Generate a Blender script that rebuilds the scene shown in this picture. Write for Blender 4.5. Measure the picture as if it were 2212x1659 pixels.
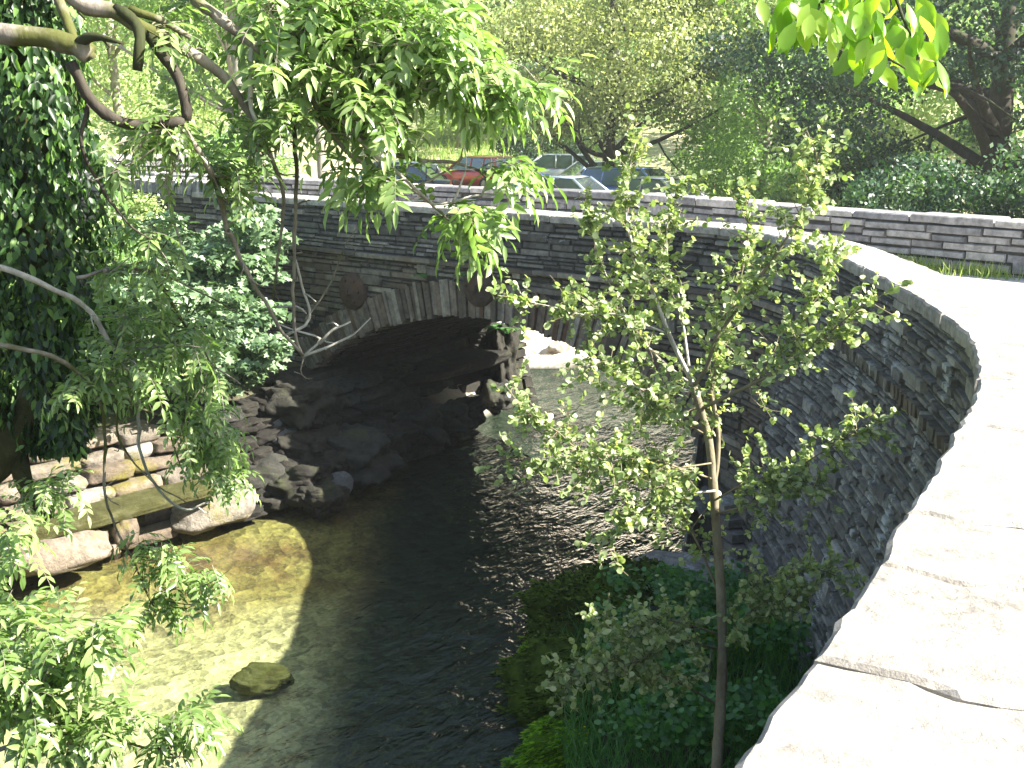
import bpy, math, random
import numpy as np
from mathutils import noise as mnoise, Vector
random.seed(7); rng = np.random.default_rng(11)
R = math.radians
for o in list(bpy.data.objects): bpy.data.objects.remove(o)
S = bpy.context.scene
C = S.collection
# ---------------------------------------------------------------- camera
PITCH = 13.4; F = 1120.0; EYE = 5.0
cd = bpy.data.cameras.new('camera'); cam = bpy.data.objects.new('camera', cd); C.objects.link(cam)
cam.location = (0, 0, EYE); cam.rotation_euler = (R(90 - PITCH), 0, 0)
cd.sensor_width = 36; cd.lens = F / 1024 * 36; cd.clip_start = .05; cd.clip_end = 1500
S.camera = cam
# ---------------------------------------------------------------- sky and sun
SHIFT = Vector((-5.05, 1.4, -4.2)).normalized()       # travel direction of the sunlight
elev = math.asin(-SHIFT.z); az = math.atan2(-SHIFT.x, -SHIFT.y)
W = bpy.data.worlds.new('World'); S.world = W; W.use_nodes = True
nt = W.node_tree; bg = nt.nodes['Background']
sky = nt.nodes.new('ShaderNodeTexSky'); sky.sky_type = 'NISHITA'; sky.sun_disc = False
sky.sun_elevation = elev; sky.sun_rotation = az; sky.dust_density = 1.5
nt.links.new(sky.outputs[0], bg.inputs[0]); bg.inputs[1].default_value = .07
sl = bpy.data.lights.new('sun', 'SUN'); sl.energy = 5.0; sl.angle = R(.5); sl.color = (1, .95, .86)
so = bpy.data.objects.new('sun', sl); C.objects.link(so)
so.rotation_euler = SHIFT.to_track_quat('-Z', 'Y').to_euler()
S.view_settings.view_transform = 'Standard'; S.view_settings.look = 'None'
S.view_settings.exposure = 2.35; S.view_settings.gamma = 1
S.render.engine = 'CYCLES'
S.cycles.max_bounces = 8; S.cycles.transparent_max_bounces = 12; S.cycles.transmission_bounces = 4
S.cycles.caustics_reflective = False; S.cycles.caustics_refractive = False

# ---------------------------------------------------------------- helpers
cp, sp_ = math.cos(R(PITCH)), math.sin(R(PITCH))
def P(dx, dy, Y):
    """point at world depth Y seen at (dx,dy) of a 2212 px wide view of the photo; used to lay the tracings out"""
    u = (dx * 1024 / 2212 - 512) / F; v = (384 - dy * 1024 / 2212) / F
    d = np.array([u, cp + v * sp_, -sp_ + v * cp]); t = Y / d[1]
    return np.array([0, 0, EYE]) + d * t
def unit(v):
    v = np.asarray(v, float); n = np.linalg.norm(v, axis=-1, keepdims=True); return v / np.maximum(n, 1e-9)
class MB:
    def __init__(s): s.v = []; s.f = []; s.r = []; s.n = 0
    def add(s, verts, faces, r=None):
        b = s.n; s.v.extend([tuple(map(float, p)) for p in verts]); s.n += len(verts)
        rr = random.random() if r is None else r
        for f in faces: s.f.append([b + i for i in f]); s.r.append(rr)
    def box(s, c, d, rz=0, r=None, taper=1):
        x, y, z = d[0] / 2, d[1] / 2, d[2] / 2; cs, sn = math.cos(rz), math.sin(rz); vs = []
        for k in (-1, 1):
            t = taper if k > 0 else 1
            for a, b in ((-1, -1), (1, -1), (1, 1), (-1, 1)):
                X, Y_ = a * x * t, b * y * t
                vs.append((c[0] + X * cs - Y_ * sn, c[1] + X * sn + Y_ * cs, c[2] + k * z))
        s.add(vs, [(3, 2, 1, 0), (4, 5, 6, 7), (0, 1, 5, 4), (1, 2, 6, 5), (2, 3, 7, 6), (3, 0, 4, 7)], r)
    def tube(s, pts, rad, n=7, r=None, cap=True):
        pts = np.asarray(pts, float); m = len(pts)
        rad = np.broadcast_to(np.asarray(rad, float), (m,)) if np.ndim(rad) == 0 or len(np.atleast_1d(rad)) == m else np.interp(np.linspace(0, 1, m), np.linspace(0, 1, len(rad)), rad)
        tan = unit(np.gradient(pts, axis=0)); ref = np.array([.31, .22, .93]) if abs(tan[0][2]) < .9 else np.array([1., 0, 0])
        vs = []; a = unit(np.cross(tan[0], ref))
        for i in range(m):
            a = unit(a - tan[i] * np.dot(a, tan[i])); b = np.cross(tan[i], a)
            for k in range(n):
                th = 2 * math.pi * k / n; vs.append(pts[i] + rad[i] * (a * math.cos(th) + b * math.sin(th)))
        fs = [(i * n + k, i * n + (k + 1) % n, (i + 1) * n + (k + 1) % n, (i + 1) * n + k) for i in range(m - 1) for k in range(n)]
        if cap: fs += [tuple(range(n))[::-1], tuple((m - 1) * n + k for k in range(n))]
        s.add(vs, fs, r)
    def build(s, name, mat, parent=None, smooth=False):
        me = bpy.data.meshes.new(name); me.from_pydata(s.v, [], s.f)
        at = me.attributes.new('rnd', 'FLOAT', 'FACE'); at.data.foreach_set('value', np.array(s.r, 'f'))
        if smooth: me.polygons.foreach_set('use_smooth', [True] * len(me.polygons))
        me.update(); return link(name, me, mat, parent)
def link(name, me, mat, parent=None):
    o = bpy.data.objects.new(name, me); C.objects.link(o)
    if mat and not me.materials: me.materials.append(mat)
    if parent: o.parent = parent; o.matrix_parent_inverse = parent.matrix_world.inverted() if False else o.matrix_parent_inverse
    return o
def tag(o, label=None, cat=None, group=None, kind=None):
    for k, v in (('label', label), ('category', cat), ('group', group), ('kind', kind)):
        if v: o[k] = v
    return o
def empty(name, label, cat, group=None, loc=(0, 0, 0), rz=0):
    o = bpy.data.objects.new(name, None); C.objects.link(o); o.location = loc; o.rotation_euler = (0, 0, rz); o.empty_display_size = .2
    return tag(o, label, cat, group)
def catmull(pts, step=.1):
    p = np.asarray(pts, float); p = np.vstack([2 * p[0] - p[1], p, 2 * p[-1] - p[-2]]); out = []
    for i in range(1, len(p) - 2):
        n = max(2, int(np.linalg.norm(p[i + 1] - p[i]) / step) + 1)
        for t in np.linspace(0, 1, n, endpoint=False):
            out.append(.5 * (2 * p[i] + (p[i + 1] - p[i - 1]) * t + (2 * p[i - 1] - 5 * p[i] + 4 * p[i + 1] - p[i + 2]) * t * t + (3 * p[i] - p[i - 1] - 3 * p[i + 1] + p[i + 2]) * t ** 3))
    out.append(p[-2]); return np.array(out)
def copy_tree(o, parent=None):
    c = o.copy(); C.objects.link(c); c.parent = parent
    for ch in list(o.children): copy_tree(ch, c)
    return c

# ---- leaves, vectorised: a template in (along, across, normal) placed on many frames
T_LEAF = (np.array([[0, 0, 0], [.3, .42, .06], [.3, 0, -.03], [.3, -.42, .06], [.65, .36, .02], [.65, 0, -.06], [.65, -.36, .02], [1, 0, -.16]]),
          [(0, 2, 1), (0, 3, 2), (1, 2, 5, 4), (2, 3, 6, 5), (4, 5, 7), (5, 6, 7)])
T_ROUND = (np.array([[0, 0, 0], [.18, .4, .05], [.55, .52, .03], [.92, .27, -.02], [1, 0, -.06], [.92, -.27, -.02], [.55, -.52, .03], [.18, -.4, .05], [.5, 0, -.05]]),
           [(0, 8, 2, 1), (8, 4, 3, 2), (8, 6, 5, 4), (0, 7, 6, 8)])
T_LOBE = (np.array([[0, 0, 0], [.1, .5, 0], [.42, .3, .0], [.6, .55, -.05], [.68, .2, 0], [1, 0, -.14], [.68, -.2, 0], [.6, -.55, -.05], [.42, -.3, 0], [.1, -.5, 0], [.4, 0, -.04]]),
          [(0, 10, 2, 1), (10, 4, 3, 2), (10, 6, 5, 4), (10, 8, 7, 6), (0, 9, 8, 10)])
T_QUAD = (np.array([[0, 0, 0], [.5, .5, .08], [1, 0, 0], [.5, -.5, -.08]]), [(0, 1, 2, 3)])
_th = [(.12, .2), (.3, .42), (.5, .5), (.7, .42), (.88, .2)]
T_OVAL = (np.array([[0, 0, 0]] + [[a, b, .06 * b] for a, b in _th] + [[1.05, 0, -.16]] + [[a, -b, .06 * b] for a, b in _th[::-1]] + [[.25, 0, -.04], [.55, 0, -.07], [.82, 0, -.10]]),
          [(0, 12, 2, 1), (12, 13, 3, 2), (13, 14, 4, 3), (14, 6, 5, 4), (0, 11, 10, 12), (12, 10, 9, 13), (13, 9, 8, 14), (14, 8, 7, 6)])
T_BLADE = (np.array([[0, .5, 0], [0, -.5, 0], [.5, .35, .1], [.5, -.35, .1], [.85, .2, .0], [.85, -.2, .0], [1, 0, -.15]]), [(0, 1, 3, 2), (2, 3, 5, 4), (4, 5, 6)])
def leaf_mesh(name, pos, along, nrm, L, Wd, tmpl, mat, parent=None, rnd=None):
    tv, tf = tmpl; n = len(pos); k = len(tv)
    a = unit(along); w = unit(np.cross(nrm, a)); c = np.cross(a, w)
    L = np.broadcast_to(L, (n,)); Wd = np.broadcast_to(Wd, (n,))
    V = pos[:, None, :] + tv[None, :, 0, None] * L[:, None, None] * a[:, None, :] + tv[None, :, 1, None] * Wd[:, None, None] * w[:, None, :] + tv[None, :, 2, None] * L[:, None, None] * c[:, None, :]
    me = bpy.data.meshes.new(name); me.vertices.add(n * k); me.vertices.foreach_set('co', V.reshape(-1).astype('f'))
    loops = np.concatenate([np.array(f) for f in tf]); lens = np.array([len(f) for f in tf])
    AL = (np.arange(n)[:, None] * k + loops[None]).reshape(-1); nl = len(loops)
    starts = (np.arange(n)[:, None] * nl + np.concatenate([[0], np.cumsum(lens)[:-1]])[None]).reshape(-1)
    me.loops.add(len(AL)); me.loops.foreach_set('vertex_index', AL.astype('i'))
    me.polygons.add(len(starts)); me.polygons.foreach_set('loop_start', starts.astype('i'))
    me.update(calc_edges=True)
    at = me.attributes.new('rnd', 'FLOAT', 'FACE'); rr = rng.random(n) if rnd is None else rnd
    at.data.foreach_set('value', np.repeat(rr, len(tf)).astype('f'))
    me.validate(); return link(name, me, mat, parent)
def rvec(n): return unit(rng.normal(size=(n, 3)))

# ---------------------------------------------------------------- materials
def mat_new(name):
    m = bpy.data.materials.new(name); m.use_nodes = True; t = m.node_tree
    return m, t, t.nodes['Principled BSDF'], t.nodes['Material Output']
def N(t, kind, **kw):
    n = t.nodes.new('ShaderNode' + kind)
    for k, v in kw.items():
        if k.startswith('i_'):
            n.inputs[k[2:].replace('_', ' ')].default_value = v
        else: setattr(n, k, v)
    return n
def ramp(t, fac, stops):
    r = t.nodes.new('ShaderNodeValToRGB'); e = r.color_ramp.elements
    while len(e) < len(stops): e.new(.5)
    for el, (p, c) in zip(e, stops): el.position = p; el.color = (*c, 1) if len(c) == 3 else c
    t.links.new(fac, r.inputs[0]); return r.outputs[0]
def mix(t, fac, a, b, mode='MIX'):
    m = t.nodes.new('ShaderNodeMix'); m.data_type = 'RGBA'; m.blend_type = mode
    for i, v in ((0, fac), (6, a), (7, b)):
        if hasattr(v, 'is_linked') or hasattr(v, 'links'): t.links.new(v, m.inputs[i])
        else: m.inputs[i].default_value = v if i == 0 else (*v, 1)
    return m.outputs[2]
def coord(t, scale=(1, 1, 1)):
    g = t.nodes.new('ShaderNodeNewGeometry'); mp = t.nodes.new('ShaderNodeMapping'); mp.inputs[3].default_value = scale
    t.links.new(g.outputs[0], mp.inputs[0]); return mp.outputs[0]
def noise(t, vec, scale, detail=5, rough=.6):
    n = N(t, 'TexNoise'); n.inputs['Scale'].default_value = scale; n.inputs['Detail'].default_value = detail; n.inputs['Roughness'].default_value = rough
    t.links.new(vec, n.inputs[0]); return n.outputs[0]
def bump(t, h, bs, strength=.5, dist=.02):
    b = N(t, 'Bump'); b.inputs['Strength'].default_value = strength; b.inputs['Distance'].default_value = dist
    t.links.new(h, b.inputs['Height']); t.links.new(b.outputs[0], bs.inputs['Normal']); return b
def attr(t):
    a = N(t, 'Attribute'); a.attribute_name = 'rnd'; return a.outputs['Fac']
def m_stone(name, cols, lichen=.62, moss=None, streak=False, bs=.6, rough=.9, bd=.02, mossamt=.5, warm=None):
    m, t, b, o = mat_new(name); v = coord(t)
    base = ramp(t, attr(t), [(i / (len(cols) - 1), c) for i, c in enumerate(cols)])
    n1 = noise(t, v, 9, 8, .7); base = mix(t, 1.0, base, ramp(t, n1, [(.3, (.45, .45, .45)), (.7, (1.45, 1.45, 1.45))]), 'MULTIPLY')
    n2 = noise(t, coord(t, (1, 1, .3)) if streak else v, 3.2, 9, .75)
    if warm: base = mix(t, ramp(t, noise(t, coord(t, (1, 1, .35)), 1.7, 6, .7), [(.48, (0, 0, 0)), (.7, (.8,) * 3)]), base, warm)
    base = mix(t, ramp(t, n2, [(lichen, (0, 0, 0)), (lichen + .05, (1, 1, 1))]), base, (.42, .43, .40))
    if moss: base = mix(t, ramp(t, noise(t, v, 1.6, 7, .7), [(mossamt, (0, 0, 0)), (mossamt + .12, (1, 1, 1))]), base, moss)
    t.links.new(base, b.inputs['Base Color']); b.inputs['Roughness'].default_value = rough; b.inputs['Specular IOR Level'].default_value = .3
    bump(t, noise(t, v, 28, 8, .7), b, bs, bd); return m
def m_leaf(name, cols, rough=.42, trans=.38, tcol=None, spec=.5):
    m, t, b, o = mat_new(name)
    base = ramp(t, attr(t), [(i / (len(cols) - 1), c) for i, c in enumerate(cols)])
    t.links.new(base, b.inputs['Base Color']); b.inputs['Roughness'].default_value = rough; b.inputs['Specular IOR Level'].default_value = spec
    tr = N(t, 'BsdfTranslucent')
    tc = mix(t, 1.0, base, tcol or (1.7, 2.1, .7), 'MULTIPLY'); t.links.new(tc, tr.inputs[0])
    mx = N(t, 'MixShader'); mx.inputs[0].default_value = trans
    t.links.new(b.outputs[0], mx.inputs[1]); t.links.new(tr.outputs[0], mx.inputs[2]); t.links.new(mx.outputs[0], o.inputs[0]); return m
def m_bark(name, c1, c2, moss=None, sc=14):
    m, t, b, o = mat_new(name); v = coord(t, (1, 1, .4))
    base = ramp(t, noise(t, v, sc, 8, .75), [(.32, c1), (.68, c2)])
    if moss: base = mix(t, ramp(t, noise(t, coord(t), 2.2, 5), [(.48, (0, 0, 0)), (.58, (1, 1, 1))]), base, moss)
    t.links.new(base, b.inputs['Base Color']); b.inputs['Roughness'].default_value = .85; b.inputs['Specular IOR Level'].default_value = .2
    bump(t, noise(t, v, sc * 2, 6), b, .6, .01); return m
def m_plain(name, col, rough=.5, metal=0, coat=0, var=.12):
    m, t, b, o = mat_new(name)
    n = noise(t, coord(t), 6, 4); k = 1 - var; g = 1 + var
    base = mix(t, 1.0, col, ramp(t, n, [(.3, (k, k, k)), (.7, (g, g, g))]), 'MULTIPLY')
    t.links.new(base, b.inputs['Base Color']); b.inputs['Roughness'].default_value = rough; b.inputs['Metallic'].default_value = metal
    b.inputs['Coat Weight'].default_value = coat; return m
M = {}
M['face'] = m_stone('slate_masonry', [(.065, .058, .048), (.13, .115, .092), (.20, .18, .14), (.105, .095, .08), (.29, .265, .205)], .62, (.07, .09, .03), bs=.7, mossamt=.66, warm=(.16, .115, .07))
M['parapet'] = m_stone('parapet_masonry', [(.06, .056, .05), (.115, .107, .094), (.09, .084, .074), (.175, .163, .138), (.27, .25, .21)], .62, bs=.7)
M['wing'] = m_stone('wing_masonry', [(.10, .093, .082), (.165, .153, .135), (.13, .12, .103), (.21, .195, .165), (.33, .31, .265)], .575, (.11, .12, .08), bs=.8, mossamt=.66, streak=True)
M['farface'] = m_stone('far_masonry', [(.13, .13, .135), (.22, .215, .215), (.18, .175, .17), (.30, .29, .275), (.36, .34, .31)], .66, (.16, .14, .05), bs=.6, mossamt=.68)
M['ring'] = m_stone('voussoir_stone', [(.07, .06, .045), (.15, .125, .095), (.22, .195, .15), (.12, .07, .045), (.30, .28, .23)], .62, (.08, .09, .04), bs=.8, mossamt=.64, streak=True)
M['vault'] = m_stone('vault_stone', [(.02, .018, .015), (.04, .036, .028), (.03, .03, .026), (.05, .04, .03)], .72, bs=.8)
M['coping'] = m_stone('coping_stone', [(.31, .285, .245), (.36, .335, .29), (.33, .30, .255)], .80, (.19, .15, .10), bs=1, bd=.02, mossamt=.64)
M['mortar'] = m_stone('mortar_joint', [(.035, .035, .032), (.05, .05, .045)], .9, bs=.5)
M['bankrock'] = m_stone('bank_rock', [(.15, .12, .09), (.22, .18, .135), (.11, .085, .06), (.27, .25, .21)], .64, (.15, .13, .03), bs=.9, bd=.03, mossamt=.52)
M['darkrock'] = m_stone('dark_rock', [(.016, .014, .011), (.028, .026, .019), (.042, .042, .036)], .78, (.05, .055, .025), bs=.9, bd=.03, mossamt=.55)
M['greyrock'] = m_stone('grey_rock', [(.10, .105, .10), (.14, .145, .14)], .80, bs=.8, bd=.02)
def m_moss(name, a, b2, c):
    m, t, b, o = mat_new(name); v = coord(t)
    base = ramp(t, noise(t, v, 5, 9, .75), [(.3, a), (.5, b2), (.72, c)])
    t.links.new(base, b.inputs['Base Color']); b.inputs['Roughness'].default_value = 1; b.inputs['Specular IOR Level'].default_value = .1
    bump(t, noise(t, v, 45, 8, .8), b, 1, .05); return m
M['moss'] = m_moss('moss', (.025, .03, .008), (.07, .12, .015), (.14, .22, .02))
M['mossy'] = m_moss('moss_bright', (.06, .09, .01), (.11, .21, .015), (.18, .32, .02))
M['mossold'] = m_moss('moss_yellow', (.045, .04, .02), (.085, .085, .03), (.17, .165, .09))
M['ash'] = m_leaf('ash_leaf', [(.10, .165, .045), (.16, .24, .065), (.22, .31, .10), (.31, .40, .16)], .34, .42, (1.4, 1.7, .8), .8)
M['ashdark'] = m_leaf('ivy_leaf', [(.008, .022, .005), (.02, .05, .012), (.05, .11, .025), (.20, .32, .09)], .4, .35, spec=.4)
M['alder'] = m_leaf('alder_leaf', [(.12, .17, .06), (.19, .26, .10), (.29, .36, .17), (.44, .47, .28)], .42, .38, (1.7, 1.8, .8))
M['syc'] = m_leaf('sycamore_leaf', [(.06, .11, .05), (.12, .19, .09), (.20, .29, .16), (.32, .42, .26)], .4, .3, (1.3, 1.5, .9))
M['beech'] = m_leaf('beech_leaf', [(.08, .17, .012), (.13, .26, .02), (.22, .34, .04), (.3, .4, .1)], .4, .55, (1.9, 2.0, .5))
M['fol_olive'] = m_leaf('foliage_olive', [(.08, .10, .04), (.18, .21, .09), (.30, .34, .15), (.48, .50, .26)], .5, .4, (1.6, 1.7, .8))
M['fol_green'] = m_leaf('foliage_green', [(.08, .13, .05), (.16, .24, .09), (.27, .37, .16), (.45, .54, .30)], .5, .4)
M['fol_bright'] = m_leaf('foliage_bright', [(.16, .23, .06), (.26, .36, .10), (.38, .46, .20), (.52, .56, .32)], .5, .4, (1.25, 1.35, .9))
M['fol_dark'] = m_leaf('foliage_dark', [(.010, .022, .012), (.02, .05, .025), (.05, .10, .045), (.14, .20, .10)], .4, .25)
M['mosstuft'] = m_leaf('moss_tuft', [(.015, .022, .005), (.04, .07, .01), (.08, .13, .015), (.13, .18, .03)], .9, .2, spec=.1)
M['mosstuft2'] = m_leaf('moss_tuft_bright', [(.05, .10, .01), (.11, .22, .015), (.18, .36, .02), (.28, .45, .04)], .9, .25, spec=.1)
M['grass'] = m_leaf('grass_blade', [(.10, .18, .03), (.18, .28, .05), (.30, .36, .10), (.42, .40, .18)], .6, .4)
M['fern'] = m_leaf('fern_leaf', [(.04, .11, .03), (.07, .18, .05), (.12, .26, .07)], .5, .35)
M['bark'] = m_bark('ash_bark', (.10, .085, .065), (.30, .27, .22), (.07, .075, .02))
M['barkp'] = m_bark('pale_lichen_bark', (.22, .20, .16), (.48, .46, .40))
M['barkd'] = m_bark('dark_bark', (.02, .017, .013), (.07, .06, .045), (.03, .035, .012))
M['barka'] = m_bark('alder_bark', (.12, .10, .06), (.24, .21, .14), sc=20)
M['bark_far'] = m_bark('far_bark', (.16, .14, .11), (.36, .33, .28), sc=6)
M['rust'] = m_stone('rusty_iron', [(.045, .038, .032), (.07, .05, .038)], .9, (.10, .06, .035), bs=.6, mossamt=.5)
def m_ground():
    m, t, b, o = mat_new('ground_cover'); g = N(t, 'NewGeometry'); s = N(t, 'SeparateXYZ'); t.links.new(g.outputs[0], s.inputs[0])
    v = coord(t)
    def mr(sock, a, b_):
        q = N(t, 'MapRange'); q.inputs[1].default_value = a; q.inputs[2].default_value = b_; t.links.new(sock, q.inputs[0]); return q.outputs[0]
    vo = N(t, 'TexVoronoi'); vo.inputs['Scale'].default_value = 6.5; t.links.new(v, vo.inputs[0])
    vo2 = N(t, 'TexVoronoi'); vo2.inputs['Scale'].default_value = 26; t.links.new(v, vo2.inputs[0])
    peb = mix(t, .5, ramp(t, vo.outputs['Color'], [(.2, (.35, .3, .24)), (.8, (1.5, 1.42, 1.3))]), ramp(t, vo2.outputs['Color'], [(.2, (.5, .5, .5)), (.8, (1.5, 1.45, 1.3))]))
    gold = mix(t, ramp(t, noise(t, v, 1.3, 6), [(.38, (0, 0, 0)), (.62, (1, 1, 1))]), (.085, .05, .018), (.19, .165, .06))
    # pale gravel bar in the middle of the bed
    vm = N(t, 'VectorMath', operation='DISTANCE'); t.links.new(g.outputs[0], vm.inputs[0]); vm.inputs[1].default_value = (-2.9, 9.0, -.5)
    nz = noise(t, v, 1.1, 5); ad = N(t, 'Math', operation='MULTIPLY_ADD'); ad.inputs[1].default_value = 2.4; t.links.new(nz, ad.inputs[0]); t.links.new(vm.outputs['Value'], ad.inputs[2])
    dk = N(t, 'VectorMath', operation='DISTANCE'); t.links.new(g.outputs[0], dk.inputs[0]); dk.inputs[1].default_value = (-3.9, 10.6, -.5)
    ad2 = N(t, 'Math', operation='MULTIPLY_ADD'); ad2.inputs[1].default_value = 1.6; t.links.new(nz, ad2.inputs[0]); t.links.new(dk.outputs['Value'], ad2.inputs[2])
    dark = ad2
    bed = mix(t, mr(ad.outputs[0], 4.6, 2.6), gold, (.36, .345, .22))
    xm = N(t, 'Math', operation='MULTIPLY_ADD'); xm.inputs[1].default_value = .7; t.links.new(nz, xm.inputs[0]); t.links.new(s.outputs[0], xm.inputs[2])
    bed = mix(t, mr(xm.outputs[0], -1.75, -1.15), bed, (.010, .020, .013))  # deep right channel, with the wing wall's shade also put into the bed colour
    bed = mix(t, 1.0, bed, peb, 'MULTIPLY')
    sand = mix(t, noise(t, v, 14, 6), (.45, .38, .28), (.62, .56, .46))
    soil = mix(t, ramp(t, noise(t, v, 2.5, 7), [(.4, (0, 0, 0)), (.6, (1, 1, 1))]), (.07, .08, .03), (.06, .045, .03))
    grass = mix(t, ramp(t, noise(t, v, .35, 7), [(.4, (0, 0, 0)), (.6, (1, 1, 1))]), (.15, .22, .06), (.46, .40, .24))
    top = mix(t, mr(s.outputs[1], 17.5, 19.5), soil, sand); top = mix(t, mr(s.outputs[1], 26, 34), top, grass)
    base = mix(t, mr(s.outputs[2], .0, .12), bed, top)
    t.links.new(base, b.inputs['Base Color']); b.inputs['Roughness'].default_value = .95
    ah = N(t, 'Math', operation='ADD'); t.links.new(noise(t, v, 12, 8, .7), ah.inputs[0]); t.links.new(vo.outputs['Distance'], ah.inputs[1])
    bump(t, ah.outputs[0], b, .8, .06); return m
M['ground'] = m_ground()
def m_road():
    m, t, b, o = mat_new('road_surface'); v = coord(t)
    base = ramp(t, noise(t, v, 3, 9, .7), [(.35, (.42, .39, .36)), (.65, (.56, .53, .49))])
    t.links.new(base, b.inputs['Base Color']); b.inputs['Roughness'].default_value = .9; bump(t, noise(t, v, 90, 4), b, .5, .01); return m
M['road'] = m_road()
def m_water():
    m, t, b, o = mat_new('river_water'); t.nodes.remove(b); v = coord(t, (1, .55, 1))
    g = N(t, 'NewGeometry')
    r = N(t, 'VectorRotate'); r.rotation_type = 'Z_AXIS'; r.inputs['Angle'].default_value = R(28); t.links.new(g.outputs[0], r.inputs[0])
    mp = N(t, 'Mapping'); mp.inputs[3].default_value = (1.6, .8, 1); t.links.new(r.outputs[0], mp.inputs[0])
    n1 = N(t, 'TexNoise'); n1.inputs['Scale'].default_value = 2.4; n1.inputs['Detail'].default_value = 3; n1.inputs['Roughness'].default_value = .62; n1.inputs['Distortion'].default_value = .7; t.links.new(mp.outputs[0], n1.inputs[0])
    n2 = N(t, 'TexNoise'); n2.inputs['Scale'].default_value = 7; n2.inputs['Detail'].default_value = 3; n2.inputs['Distortion'].default_value = .4; t.links.new(mp.outputs[0], n2.inputs[0])
    ad = N(t, 'Math', operation='MULTIPLY_ADD'); ad.inputs[1].default_value = .3; t.links.new(n2.outputs[0], ad.inputs[0]); t.links.new(n1.outputs[0], ad.inputs[2])
    bp = N(t, 'Bump'); bp.inputs['Strength'].default_value = 1; bp.inputs['Distance'].default_value = .15
    sx = N(t, 'SeparateXYZ'); t.links.new(g.outputs[0], sx.inputs[0]); n3 = N(t, 'TexNoise'); n3.inputs['Scale'].default_value = .45; n3.inputs['Detail'].default_value = 2; t.links.new(g.outputs[0], n3.inputs[0])
    sxm = N(t, 'Math', operation='MULTIPLY_ADD'); sxm.inputs[1].default_value = 3.2; t.links.new(n3.outputs[0], sxm.inputs[0]); t.links.new(sx.outputs[0], sxm.inputs[2])
    mr = N(t, 'MapRange'); mr.inputs[1].default_value = -1.0; mr.inputs[2].default_value = 2.2; mr.inputs[3].default_value = .07; mr.inputs[4].default_value = 1.0; t.links.new(sxm.outputs[0], mr.inputs[0])
    dv = N(t, 'VectorMath', operation='DISTANCE'); t.links.new(g.outputs[0], dv.inputs[0]); dv.inputs[1].default_value = (-1.0, 7.6, 0)
    dn = N(t, 'Math', operation='MULTIPLY_ADD'); dn.inputs[1].default_value = 2.0; t.links.new(n3.outputs[0], dn.inputs[0]); t.links.new(dv.outputs['Value'], dn.inputs[2])
    mr2 = N(t, 'MapRange'); mr2.inputs[1].default_value = 3.4; mr2.inputs[2].default_value = 2.0; mr2.inputs[3].default_value = 0; mr2.inputs[4].default_value = .8; t.links.new(dn.outputs[0], mr2.inputs[0])
    mxx = N(t, 'Math', operation='MAXIMUM'); t.links.new(mr.outputs[0], mxx.inputs[0]); t.links.new(mr2.outputs[0], mxx.inputs[1]); mr = mxx
    hm_ = N(t, 'Math', operation='MULTIPLY'); t.links.new(ad.outputs[0], hm_.inputs[0]); t.links.new(mr.outputs[0], hm_.inputs[1]); t.links.new(hm_.outputs[0], bp.inputs['Height'])
    gl = N(t, 'BsdfGlossy'); gl.inputs['Roughness'].default_value = .03; t.links.new(bp.outputs[0], gl.inputs['Normal'])
    tr = N(t, 'BsdfTransparent'); tr.inputs[0].default_value = (.86, .92, .80, 1)
    dt = N(t, 'VectorMath', operation='DOT_PRODUCT'); t.links.new(bp.outputs[0], dt.inputs[0]); t.links.new(g.outputs['Incoming'], dt.inputs[1])
    ab = N(t, 'Math', operation='ABSOLUTE'); t.links.new(dt.outputs['Value'], ab.inputs[0])
    om = N(t, 'Math', operation='SUBTRACT'); om.inputs[0].default_value = 1; t.links.new(ab.outputs[0], om.inputs[1]); om.use_clamp = True
    pw = N(t, 'Math', operation='POWER'); pw.inputs[1].default_value = 5; t.links.new(om.outputs[0], pw.inputs[0])
    fr = N(t, 'Math', operation='MULTIPLY_ADD'); fr.inputs[1].default_value = .97; fr.inputs[2].default_value = .022; t.links.new(pw.outputs[0], fr.inputs[0])
    mx = N(t, 'MixShader'); t.links.new(fr.outputs[0], mx.inputs[0]); t.links.new(tr.outputs[0], mx.inputs[1]); t.links.new(gl.outputs[0], mx.inputs[2])
    t.links.new(mx.outputs[0], o.inputs[0]); return m
M['water'] = m_water()

# ---------------------------------------------------------------- plan curves
ROADZ, COPZ, STRZ = 3.30, 3.85, 3.10
near_pts = [(-3.2, -4.4), (-1.9, -2.1), (-.95, -.5), (-.3, .65), (.12, 1.3), (.45, 1.82), (.85, 2.49), (1.31, 3.33), (1.65, 3.94), (1.95, 4.49), (2.22, 5.11), (2.49, 5.89),
            (2.64, 6.78), (2.74, 7.74), (2.82, 9.14), (2.80, 10.5), (2.62, 11.45), (2.28, 12.13), (1.56, 12.82), (.53, 13.66), (-.4, 14.42), (-1.98, 15.68), (-3.16, 16.62), (-4.6, 17.75), (-6.2, 18.7), (-8.2, 19.4), (-11, 19.9)]
far_pts = [(15, 3.5), (9.5, 8.3), (5.5, 12.1), (3.5, 14.3), (1.34, 16.75), (-.5, 18.0), (-3.4, 20.2), (-6.5, 22.2), (-10, 24), (-15, 25.5)]
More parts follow.
